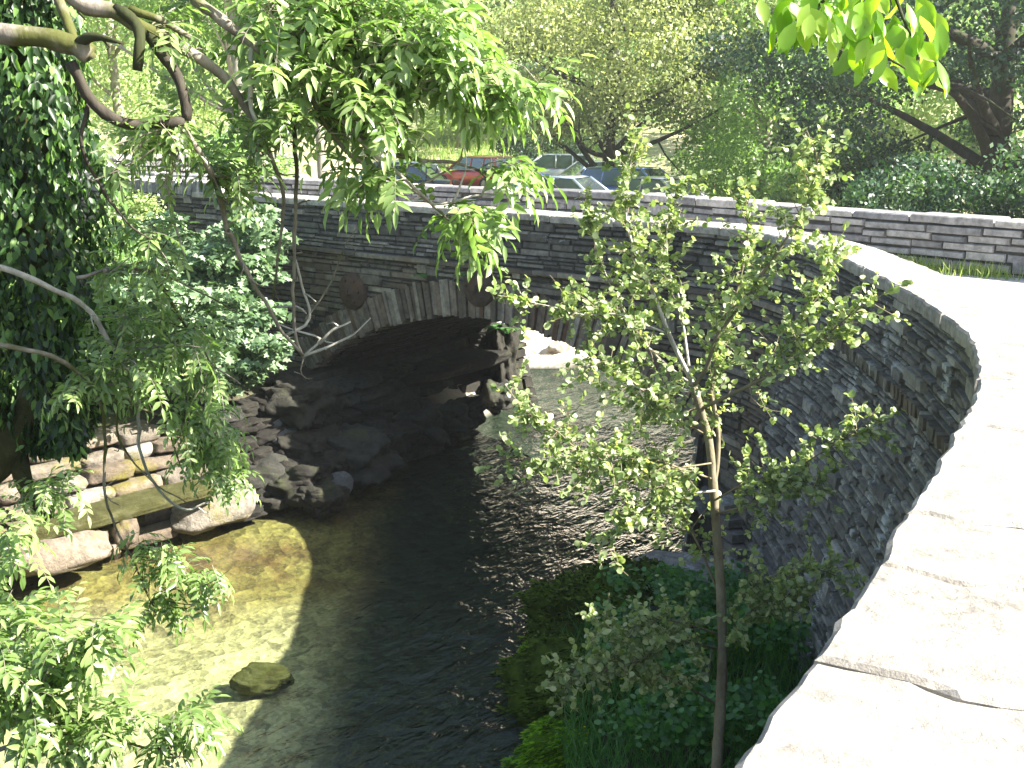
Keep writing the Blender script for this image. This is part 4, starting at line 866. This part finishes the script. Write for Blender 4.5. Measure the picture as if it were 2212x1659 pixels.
tree('willow_tree', 'fine-leaved olive green tree rising behind the parked cars at centre', 3.6, 42, 10.5, 5.8, 60000, .15, 'fol_olive', 'barkd', .30, nclump=130, trunk_r=.28, forks=12, cr=.2)
tree('ash_tree', 'pale green ash standing between the olive tree and the dark yew', 9.2, 41.5, 10, 4.4, 40000, .16, 'fol_green', low=.08, nclump=90, forks=9)
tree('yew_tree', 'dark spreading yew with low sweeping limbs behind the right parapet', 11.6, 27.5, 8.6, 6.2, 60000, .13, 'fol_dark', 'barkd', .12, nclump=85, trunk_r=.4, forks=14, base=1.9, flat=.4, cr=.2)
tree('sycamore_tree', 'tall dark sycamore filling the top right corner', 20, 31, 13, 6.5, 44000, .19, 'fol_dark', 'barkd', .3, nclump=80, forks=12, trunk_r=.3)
tree('beech_tree', 'pale sunlit tree glimpsed behind the dark yew', 14, 48, 11, 5.6, 36000, .18, 'fol_bright', low=.1, nclump=90)
tree('ash_tree', 'tall ash with bare pale trunk behind the upper left boughs', -7.4, 31, 16, 4.6, 32000, .17, 'fol_green', low=.26, nclump=80, trunk_r=.22)
tree('ash_tree', 'slimmer pale-trunked ash just right of the tall one', -5.3, 32, 14, 3.4, 18000, .17, 'fol_green', low=.3, nclump=55, trunk_r=.15)
tree('lime_tree', 'bright yellow-green tree at upper left beyond the road', -15.5, 46, 15, 6.5, 42000, .20, 'fol_bright', low=.08, nclump=110)
tree('lime_tree', 'broad green tree at the far left beyond the road', -22, 40, 14, 6, 26000, .20, 'fol_green', low=.05, nclump=80)
tree('lime_tree', 'bright tree behind the gate left of the olive tree', -3.0, 66, 13.5, 5.0, 26000, .22, 'fol_bright', low=.05, nclump=80)
tree('hawthorn_bush', 'dark green thicket beside the pasture gate', 1.2, 60, 5.2, 2.3, 12000, .16, 'fol_dark', low=.05, nclump=40, trunk_r=.1, cat='bush')
tree('hawthorn_bush', 'leafy green bush by the wall at the right end of the car park', 8.2, 30, 3.2, 1.7, 11000, .11, 'fol_green', low=.1, nclump=36, trunk_r=.08, cat='bush')
tree('hawthorn_bush', 'pale bush against the far parapet under the yew', 6.3, 19.5, 2.3, 1.3, 9000, .08, 'fol_bright', low=.1, nclump=30, trunk_r=.05, cat='bush')
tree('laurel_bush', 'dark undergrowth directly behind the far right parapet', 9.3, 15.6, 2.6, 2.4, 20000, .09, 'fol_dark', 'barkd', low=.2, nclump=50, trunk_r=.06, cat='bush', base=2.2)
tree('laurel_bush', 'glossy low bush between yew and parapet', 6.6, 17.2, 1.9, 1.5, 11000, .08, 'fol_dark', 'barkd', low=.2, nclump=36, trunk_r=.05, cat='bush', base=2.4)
for i, (x, y, h_, r_, mt) in enumerate([(-30, 62, 15, 7, 'fol_green'), (-20, 72, 16, 7, 'fol_bright'), (-10.5, 78, 15, 6, 'fol_green'), (7, 76, 16, 7, 'fol_green'), (15, 66, 15, 7, 'fol_bright'), (25, 58, 16, 7, 'fol_green'), (27, 42, 16, 7, 'fol_dark'), (33, 52, 14, 7, 'fol_green'), (-38, 50, 14, 7, 'fol_bright')]):
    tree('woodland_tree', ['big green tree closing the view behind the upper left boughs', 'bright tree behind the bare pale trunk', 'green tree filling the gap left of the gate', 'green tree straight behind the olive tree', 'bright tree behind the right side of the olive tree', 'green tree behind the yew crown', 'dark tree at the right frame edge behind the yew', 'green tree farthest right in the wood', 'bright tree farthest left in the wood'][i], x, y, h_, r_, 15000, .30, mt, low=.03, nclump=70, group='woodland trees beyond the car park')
# far wood as one mass
cl = [(random.uniform(-110, 110), y := random.uniform(95, 150), 2 + y * .07 + random.uniform(0, 9), random.uniform(3, 5), 3, random.uniform(2.5, 4)) for _ in range(420)]
tag(crown('woodland', cl, 70000, .8, M['fol_green'], None), 'hazy mass of woodland on the slope behind everything', 'woodland', kind='stuff')

# left bank shrubs: lobed sycamore leaves in layers
def shrub(name, label, clumps, n, size, mat, stems, tmpl=T_LOBE, group=None, cat='bush', up=1.4):
    t = empty(name, label, cat, group); mb = MB()
    for s_ in stems: mb.tube(catmull(s_, .1), [.025, .006], 6)
    mb.build('stem', M['bark'], t, True)
    cl = np.array(clumps); w = (cl[:, 3] * cl[:, 4] * cl[:, 5]) ** (2 / 3); w /= w.sum(); idx = rng.choice(len(cl), n, p=w); d = rvec(n)
    pos = cl[idx, :3] + d * cl[idx, 3:6] * rng.uniform(.2, 1, n)[:, None]; nr = np.array([.25, -.2, up]) + rng.normal(size=(n, 3)) * .65
    s2 = size * rng.uniform(.6, 1.25, n); leaf_mesh('leaves', pos, rvec(n) * np.array([1, 1, .4]) + np.array([0, -.2, -.3]), nr, s2, s2 * .8, tmpl, M[mat], t); return t
def px_clumps(lst, k=7, s_=.3):
    out = []
    for dx, dy, Y, rx_, ry_ in lst:
        for _ in range(k):
            a = random.uniform(0, 6.28); q = math.sqrt(random.random()); p = P(dx + math.cos(a) * q * rx_, dy + math.sin(a) * q * ry_, Y + random.uniform(-.7, .7)); r_ = s_ * random.uniform(.6, 1.2); out.append((*p, r_, r_, r_ * .45))
    return out
g1 = P(560, 900, 15)
shrub('sycamore_bush', 'pale-leaved sycamore bush hiding the left springing of the arch', px_clumps([(540, 540, 15.6, 70, 80), (520, 660, 15.2, 60, 60), (540, 760, 14.6, 55, 55), (470, 600, 15.4, 60, 90), (580, 500, 16.0, 35, 60)], 13, .30), 6500, .12, 'syc', [[(-4.4, 15.4, .5), (-4.2, 15.3, 2), (-3.8, 15.3, 3.6)], [(-4.4, 15.4, .5), (-3.7, 15, 1.6), (-3.2, 14.6, 2.1)]])
shrub('sycamore_bush', 'larger bush of layered lobed leaves left of the arch at mid height', px_clumps([(380, 560, 15.8, 100, 90), (400, 690, 14.8, 90, 70), (300, 650, 14.6, 80, 80), (420, 800, 14.2, 70, 45)], 15, .32), 7000, .12, 'syc', [[(-5.6, 15, .6), (-5.6, 15.2, 2), (-5.4, 15.6, 3.4)], [(-5.6, 15, .6), (-4.8, 14.6, 1.8)]])
shrub('hazel_bush', 'sunlit green scrub on the slope at the left', px_clumps([(230, 560, 15.2, 90, 70), (200, 700, 14, 90, 90), (120, 800, 13.2, 90, 70), (270, 800, 13.6, 90, 50), (60, 650, 13.5, 80, 100)], 15, .36), 15000, .075, 'fol_green', [[(-6.6, 13.6, .8), (-6.7, 14, 2.4)], [(-6, 13.4, .8), (-5.4, 13.3, 2)]], T_QUAD)
shrub('bramble_bush', 'brownish bramble scrub under the slate-edged wall', px_clumps([(300, 455, 18.5, 70, 25), (250, 500, 17.5, 90, 30)], 12, .3), 5000, .06, 'fol_bright', [[(-6, 17, 2), (-6.1, 17.2, 3)]], T_QUAD)
shrub('hawthorn_bush', 'green scrub on the roadside left of the car park', px_clumps([(470, 330, 27, 60, 40), (560, 360, 26, 60, 25), (330, 290, 32, 80, 20)], 12, .6), 9000, .10, 'fol_green', [[(-8, 27, 2.5), (-8.1, 27, 5)]], T_QUAD)

# ---------------------------------------------------------------- grass, fern, small plants
def blades(name, label, cat, pts, mat, L=(.08, .22), w=.008, kind='stuff', tilt=.35):
    pts = np.array(pts); n = len(pts); al = np.array([0, 0, 1.]) + rng.normal(size=(n, 3)) * tilt
    o = leaf_mesh(name, pts, al, rvec(n), rng.uniform(*L, n), w * rng.uniform(.7, 1.4, n), T_BLADE, M[mat]); return tag(o, label, cat, kind=kind)
pts = []
for _ in range(1500):
    q = FC.near(4.6, 13.0) + random.choice((-.9, -.2, .1, .8)) + random.gauss(0, .22); d = abs(random.gauss(0, .16)) + .03; x, y = FC.off(q, d); pts.append((x, y, ROADZ))
blades('verge_grass', 'strip of bright grass at the foot of the far right parapet', 'grass', pts, 'grass', (.06, .2))
pts = []
for _ in range(9000):
    x = random.uniform(.4, 2.5); y = random.uniform(5.2, 10.2); z = float(height(x, y)); pts.append((x, y, z + random.uniform(0, .25)))
blades('bank_grass', 'dark grass and herbs round the foot of the alder', 'grass', pts, 'fern', (.1, .32), .011)
xx = rng.uniform(-9.5, -3.6, 16000); yy = rng.uniform(12.6, 18.5, 16000); zz = height(xx, yy); ok = (zz > 1.35) & (zz < 3.2)
blades('slope_grass', 'rough bright grass on the left bank slope', 'grass', np.stack([xx, yy, zz], 1)[ok], 'grass', (.12, .34), .014)
xx = rng.uniform(-14, 14, 30000); yy = rng.uniform(42, 75, 30000); zz = height(xx, yy)
ok = (seg_dist(xx, yy, np.array([(-1, 57.), (0, 75.)])) < 5.5) | (seg_dist(xx, yy, np.array([(1.5, 47.), (3.5, 44.)])) < 2.0)
blades('meadow_grass', 'tall straw-coloured grass on the rise behind the cars', 'grass', np.stack([xx, yy, zz], 1)[ok], 'grass', (.25, .7), .04)
def fern(x, y, z, label, s_=.35, nf=9):
    t = empty('fern', label, 'fern', 'ferns by the river', (x, y, z)); L_ = Leaves()
    for i in range(nf):
        th_ = i * 6.283 / nf + random.uniform(-.3, .3); d = np.array([math.cos(th_), math.sin(th_), 1.1]); p = np.zeros(3); d = unit(d)
        for k in range(14):
            p = p + d * s_ / 14; d = unit(d + np.array([0, 0, -.13])); sd = unit(np.cross(d, [0, 0, 1.])); ln = s_ * .26 * math.sin(math.pi * (k + 2) / 17)
            for sg in (-1, 1): L_.add(p.copy(), unit(sd * sg + d * .4), np.array([0, 0, 1.]) + rng.normal(size=3) * .2, ln, ln * .35)
    L_.build('fronds', M['fern'], T_LEAF, t)
for i, (dx, dy, Y, l) in enumerate([(1500, 1300, 9.6, 'fern behind the alder stem near the wall'), (1450, 1260, 10.2, 'fern nearest the grey flat rock'), (1640, 1560, 8.2, 'fern between stem and near coping'), (1085, 715, 19.2, 'fern on top of the rock pier beyond the arch'), (1000, 597, 14.35, 'small fern sprouting between the two iron plates'), (1440, 1600, 8.4, 'fern low down left of the alder stem'), (910, 600, 14.9, 'tiny weed sprouting just under the string course')]):
    p = P(dx, dy, Y); fern(*p, l, .16 if i in (4, 6) else .38, 9)
# yellow flowers on the bank
t = []
LF = Leaves()
for _ in range(26):
    x, y = random.uniform(.5, 1.8), random.uniform(6.6, 8.6); z = float(height(x, y)) + random.uniform(.25, .4)
    for k in range(5): a = k * 1.257; LF.add(np.array([x, y, z]), np.array([math.cos(a), math.sin(a), .2]), np.array([0, 0, 1.]), .012, .01)
M['petal'] = m_leaf('yellow_petal', [(.7, .6, .03), (.8, .7, .05)], .5, .3, (1, 1, 1))
tag(LF.build('yellow_flowers', M['petal'], T_ROUND, None), 'tiny yellow flowers dotted through the bank grass', 'flowers', kind='stuff')
# undergrowth leaves round the mossy rocks
shrub('bramble_bush', 'low bramble cover between the mossy rocks and the wing wall', [(random.uniform(.8, 2.3), random.uniform(7, 10), .75 + random.uniform(-.1, .2), .25, .25, .15) for _ in range(36)], 4200, .055, 'fern', [[(1.5, 8, .5), (1.6, 8.2, .9)]], T_ROUND, up=1)

# ---------------------------------------------------------------- walls and gate beyond
def field_wall(name, label, pts, z0, z1, mat='farface', th=.4):
    c = Curve(pts); t = empty(name, label, 'wall'); mb = MB(); stones(mb, lambda q, z, d: (*c.off(q, d), z), 0, c.L, z0, z1, (.09, .18), (.2, .55), (0, .05), gap=.01)
    mb.build('masonry', M[mat], t); us = list(np.arange(0, c.L, .4)) + [c.L]; vs = []; mb = MB()
    for u in us:
        for d, z in ((-.012, z0 - .4), (-.012, z1 - .02), (-th, z1 - .02), (-th, z0 - .4)): vs.append((*c.off(u, d), z))
    mb.add(vs, [(4 * i + k, 4 * i + 4 + k, 4 * i + 5 + k, 4 * i + 1 + k) for i in range(len(us) - 1) for k in range(3)], .4); mb.build('core', M['mortar'], t)
    mb = MB(); u = 0; i = 0
    while u < c.L - .2: l = random.uniform(.4, .9); slab(mb, c, u + .01, min(u + l, c.L) - .01, -th - .03, .04, z1 - .02, z1 + .09, i + 300, .02); u += l; i += 1
    mb.build('coping', M[mat], t)
field_wall('garden_wall', 'rubble garden wall across the road at the far left', [(-5.5, 29.5), (-9, 28.6), (-13, 27.6), (-18, 27)], 2.6, 4.0)
field_wall('car_park_wall', 'low rubble wall edging the car park behind the bridge', [(9, 33), (3, 33.5), (-3, 33.2), (-6.5, 31.5)], 1.6, 2.35)
gate = empty('field_gate', 'grey barred field gate at the top of the grassy rise', 'gate', loc=(-1.0, 68.5, float(height(-1, 68.5)))); M['galv'] = m_plain('galvanised_steel', (.35, .37, .38), .45, .6)
mb = MB()
for k in range(6): mb.box((0, 0, .25 + k * .26), (3.2, .05, .05))
for x in (-1.6, -.8, 0, .8, 1.6): mb.box((x, .03, .85), (.06, .05, 1.6))
mb.build('bars', M['galv'], gate)
for x in (-1.8, 1.8): mb = MB(); mb.box((x, 0, .9), (.18, .18, 2.0), taper=.9); mb.build('post', M['barkd'], gate)
for i, (dx, Y) in enumerate(((1062, 58), (1074, 57), (1098, 54))):
    x, y, z = P(dx, 300, Y); z = float(height(x, y)); mb = MB(); mb.tube([(0, 0, -.2), (0, 0, .6), (.02, 0, 1.2)], [.06, .055, .05], 8); o = mb.build('fence_post', M['barkp']); o.location = (x, y, z)
    tag(o, ['leftmost weathered fence post on the grassy rise', 'middle weathered fence post on the grassy rise', 'right weathered fence post on the grassy rise'][i], 'post', 'fence posts on the rise')

# ---------------------------------------------------------------- parked cars
M['glass'] = m_plain('car_glass', (.10, .13, .16), .12, .6, 1); M['tyre'] = m_plain('tyre_rubber', (.02, .02, .02), .8); M['rim'] = m_plain('alloy_rim', (.5, .5, .52), .3, .9)
M['lampw'] = m_plain('headlight_glass', (.7, .72, .75), .1, .2, 1); M['lampr'] = m_plain('rear_lamp', (.45, .02, .02), .2, 0, 1); M['trim'] = m_plain('black_trim', (.03, .03, .03), .5)
def car(name, label, col, x, y, rz, kind='estate', L=4.4, Wc=1.75, H=1.45):
    z0 = float(height(x, y)); t = empty(name, label, 'car', 'cars in the car park', (x, y, z0), rz)
    pm = m_plain(name + '_paint', col, .3, .25, 1, .03); hl = L / 2; w = Wc / 2
    deck = .86 if kind != 'suv' else .98; sec = []
    st = [(-hl, .38, .70, .80), (-hl + .06, .28, .82, .88), (-hl + .35, .24, deck, .95), (-hl + 1.1, .22, deck + .02, 1), (0, .22, deck, 1), (hl - 1.35, .22, deck - .02, 1), (hl - .6, .22, deck - .12, .97), (hl - .15, .24, .66, .88), (hl, .36, .56, .76)]
    n = 12; vs = []
    for xx, zb, zt, ws in st:
        ring = [(-.80, 0), (-.97, .25), (-1, .55), (-.95, .85), (-.86, 1.0), (-.4, 1.04), (.4, 1.04), (.86, 1.0), (.95, .85), (1, .55), (.97, .25), (.80, 0)]
        for a, b in ring: vs.append((xx, a * w * ws, zb + (zt - zb) * b))
    fs = [(i * n + k, (i + 1) * n + k, (i + 1) * n + (k + 1) % n, i * n + (k + 1) % n) for i in range(len(st) - 1) for k in range(n)] + [tuple(range(n)), tuple((len(st) - 1) * n + k for k in range(n))[::-1]]
    mb = MB(); mb.add(vs, fs, .5)
    # cabin frame and roof
    if kind == 'saloon': xb0, xb1, xf1, xf0 = -hl + .75, -hl + 1.45, .35, 1.1
    elif kind == 'hatch': xb0, xb1, xf1, xf0 = -hl + .12, -hl + .5, .3, 1.15
    else: xb0, xb1, xf1, xf0 = -hl + .1, -hl + .35, .35, 1.1
    zr = H; zd = deck + .02
    roof = [(xb1, -w * .74, zr - .05), (xf1, -w * .74, zr - .04), (xf1, w * .74, zr - .04), (xb1, w * .74, zr - .05), (xb1 + .15, -w * .6, zr), (xf1 - .15, -w * .6, zr + .01), (xf1 - .15, w * .6, zr + .01), (xb1 + .15, w * .6, zr)]
    mb.add(roof, [(4, 5, 6, 7), (0, 1, 5, 4), (1, 2, 6, 5), (2, 3, 7, 6), (3, 0, 4, 7), (3, 2, 1, 0)], .5)
    for sgn in (-1, 1):
        for (xa, xb) in ((xb0, xb1), (xf0, xf1), (-.35, -.33), (-1.15, -1.12)):
            mb.tube([(xa, sgn * w * .93, zd - .03), (xb, sgn * w * .75, zr - .05)], .045 if xa in (xb0, xf0) else .035, 5)
    mb.build('body', pm, t, True)
    def gl(name, v): m_ = MB(); m_.add(v, [(0, 1, 2, 3)], .5); m_.build(name, M['glass'], t)
    i = .012
    for sgn in (-1, 1): gl('side_window', [(xb0 + .06, sgn * w * .92, zd), (xf0 - .05, sgn * w * .92, zd), (xf1 + .01, sgn * w * .75, zr - .07), (xb1 + .02, sgn * w * .75, zr - .07)])
    gl('windscreen', [(xf0, -w * .88, zd), (xf0, w * .88, zd), (xf1 + .03, w * .72, zr - .06), (xf1 + .03, -w * .72, zr - .06)])
    gl('rear_window', [(xb0, -w * .88, zd), (xb0, w * .88, zd), (xb1 - .02, w * .72, zr - .06), (xb1 - .02, -w * .72, zr - .06)])
    for xx in (-hl + .85, hl - .85):
        for sgn in (-1, 1):
            m_ = MB(); nn = 20; vs = []
            for rr_, yy_ in ((.2, .0), (.31, .0), (.325, .03), (.325, .19), (.3, .21)):
                for k in range(nn): a = 2 * math.pi * k / nn; vs.append((xx + rr_ * math.cos(a), sgn * (w + .02 - yy_), .325 + rr_ * math.sin(a)))
            m_.add(vs, [(i_ * nn + k, i_ * nn + (k + 1) % nn, (i_ + 1) * nn + (k + 1) % nn, (i_ + 1) * nn + k) for i_ in range(4) for k in range(nn)], .5); wo = m_.build('wheel', M['tyre'], t, True)
            m_ = MB(); vs = [(xx, sgn * (w + .015), .325)]
            for k in range(10):
                a = 2 * math.pi * k / 10
                for da in (-.22, .22): vs.append((xx + .21 * math.cos(a + da), sgn * (w + .005), .325 + .21 * math.sin(a + da)))
            m_.add(vs, [(0, 1 + 2 * k, 2 + 2 * k) for k in range(10)], .5); m_.build('rim', M['rim'], wo)
    for sgn in (-1, 1):
        m_ = MB(); m_.box((hl - .08, sgn * w * .62, .62), (.12, .32, .14)); m_.build('headlight', M['lampw'], t)
        m_ = MB(); m_.box((-hl + .05, sgn * w * .74, .78), (.1, .18, .22)); m_.build('tail_light', M['lampr'], t)
        m_ = MB(); m_.box((xf0 - .15, sgn * (w + .06), zd + .05), (.1, .16, .11)); m_.build('mirror', pm, t)
    for xx in (-hl + .0, hl - .02): m_ = MB(); m_.box((xx, 0, .40), (.08, Wc * .74, .16)); m_.build('bumper', M['trim'], t)
    return t
def carat(dx, Y): return P(dx, 380, Y)[0]
rc = car('parked_car', 'bright red hatchback glimpsed through the ash leaves', (.75, .04, .03), carat(1035, 48), 48, 2.3, 'hatch'); rc.location.z += .25
car('parked_car', 'dark car just left of the red hatchback', (.03, .035, .045), carat(875, 46), 46, 2.9, 'saloon')
car('parked_car', 'pale blue-white car at the left end of the parked row', (.50, .58, .65), carat(845, 50), 50, 2.6, 'estate')
car('parked_car', 'mid blue saloon in front of the red hatchback', (.08, .14, .34), carat(1150, 38.5), 38.5, .6, 'saloon')
car('parked_car', 'silver-blue saloon nearest the bridge parapet', (.42, .50, .60), carat(1235, 36.5), 36.5, -.5, 'saloon')
car('parked_car', 'silver estate parked up on the rise under the olive tree', (.62, .64, .66), carat(1190, 54), 54, 2.95, 'suv', H=1.6)
car('parked_car', 'white car beside the trunk of the olive tree', (.8, .8, .8), carat(1275, 50), 50, 3.5, 'estate')
car('parked_car', 'blue car right of the olive tree trunk', (.12, .20, .42), carat(1385, 39.5), 39.5, -.6, 'suv', H=1.6)
car('parked_car', 'dark grey saloon at the right end of the row', (.16, .18, .20), carat(1430, 36), 36, -.65, 'saloon')
# ---------------------------------------------------------------- thin haze volume added to veil the far trees like lens glare
m = bpy.data.materials.new('haze'); m.use_nodes = True; t = m.node_tree; t.nodes.remove(t.nodes['Principled BSDF'])
pv = t.nodes.new('ShaderNodeVolumePrincipled'); pv.inputs['Color'].default_value = (.9, .95, .9, 1); pv.inputs['Density'].default_value = .0008; pv.inputs['Anisotropy'].default_value = .3
t.links.new(pv.outputs[0], t.nodes['Material Output'].inputs['Volume'])
mb = MB(); mb.box((0, 150, 17.5), (860, 420, 39)); o = mb.build('haze', m); tag(o, 'thin added haze standing in for glare over the far trees', 'haze', kind='stuff'); S.cycles.volume_bounces = 0
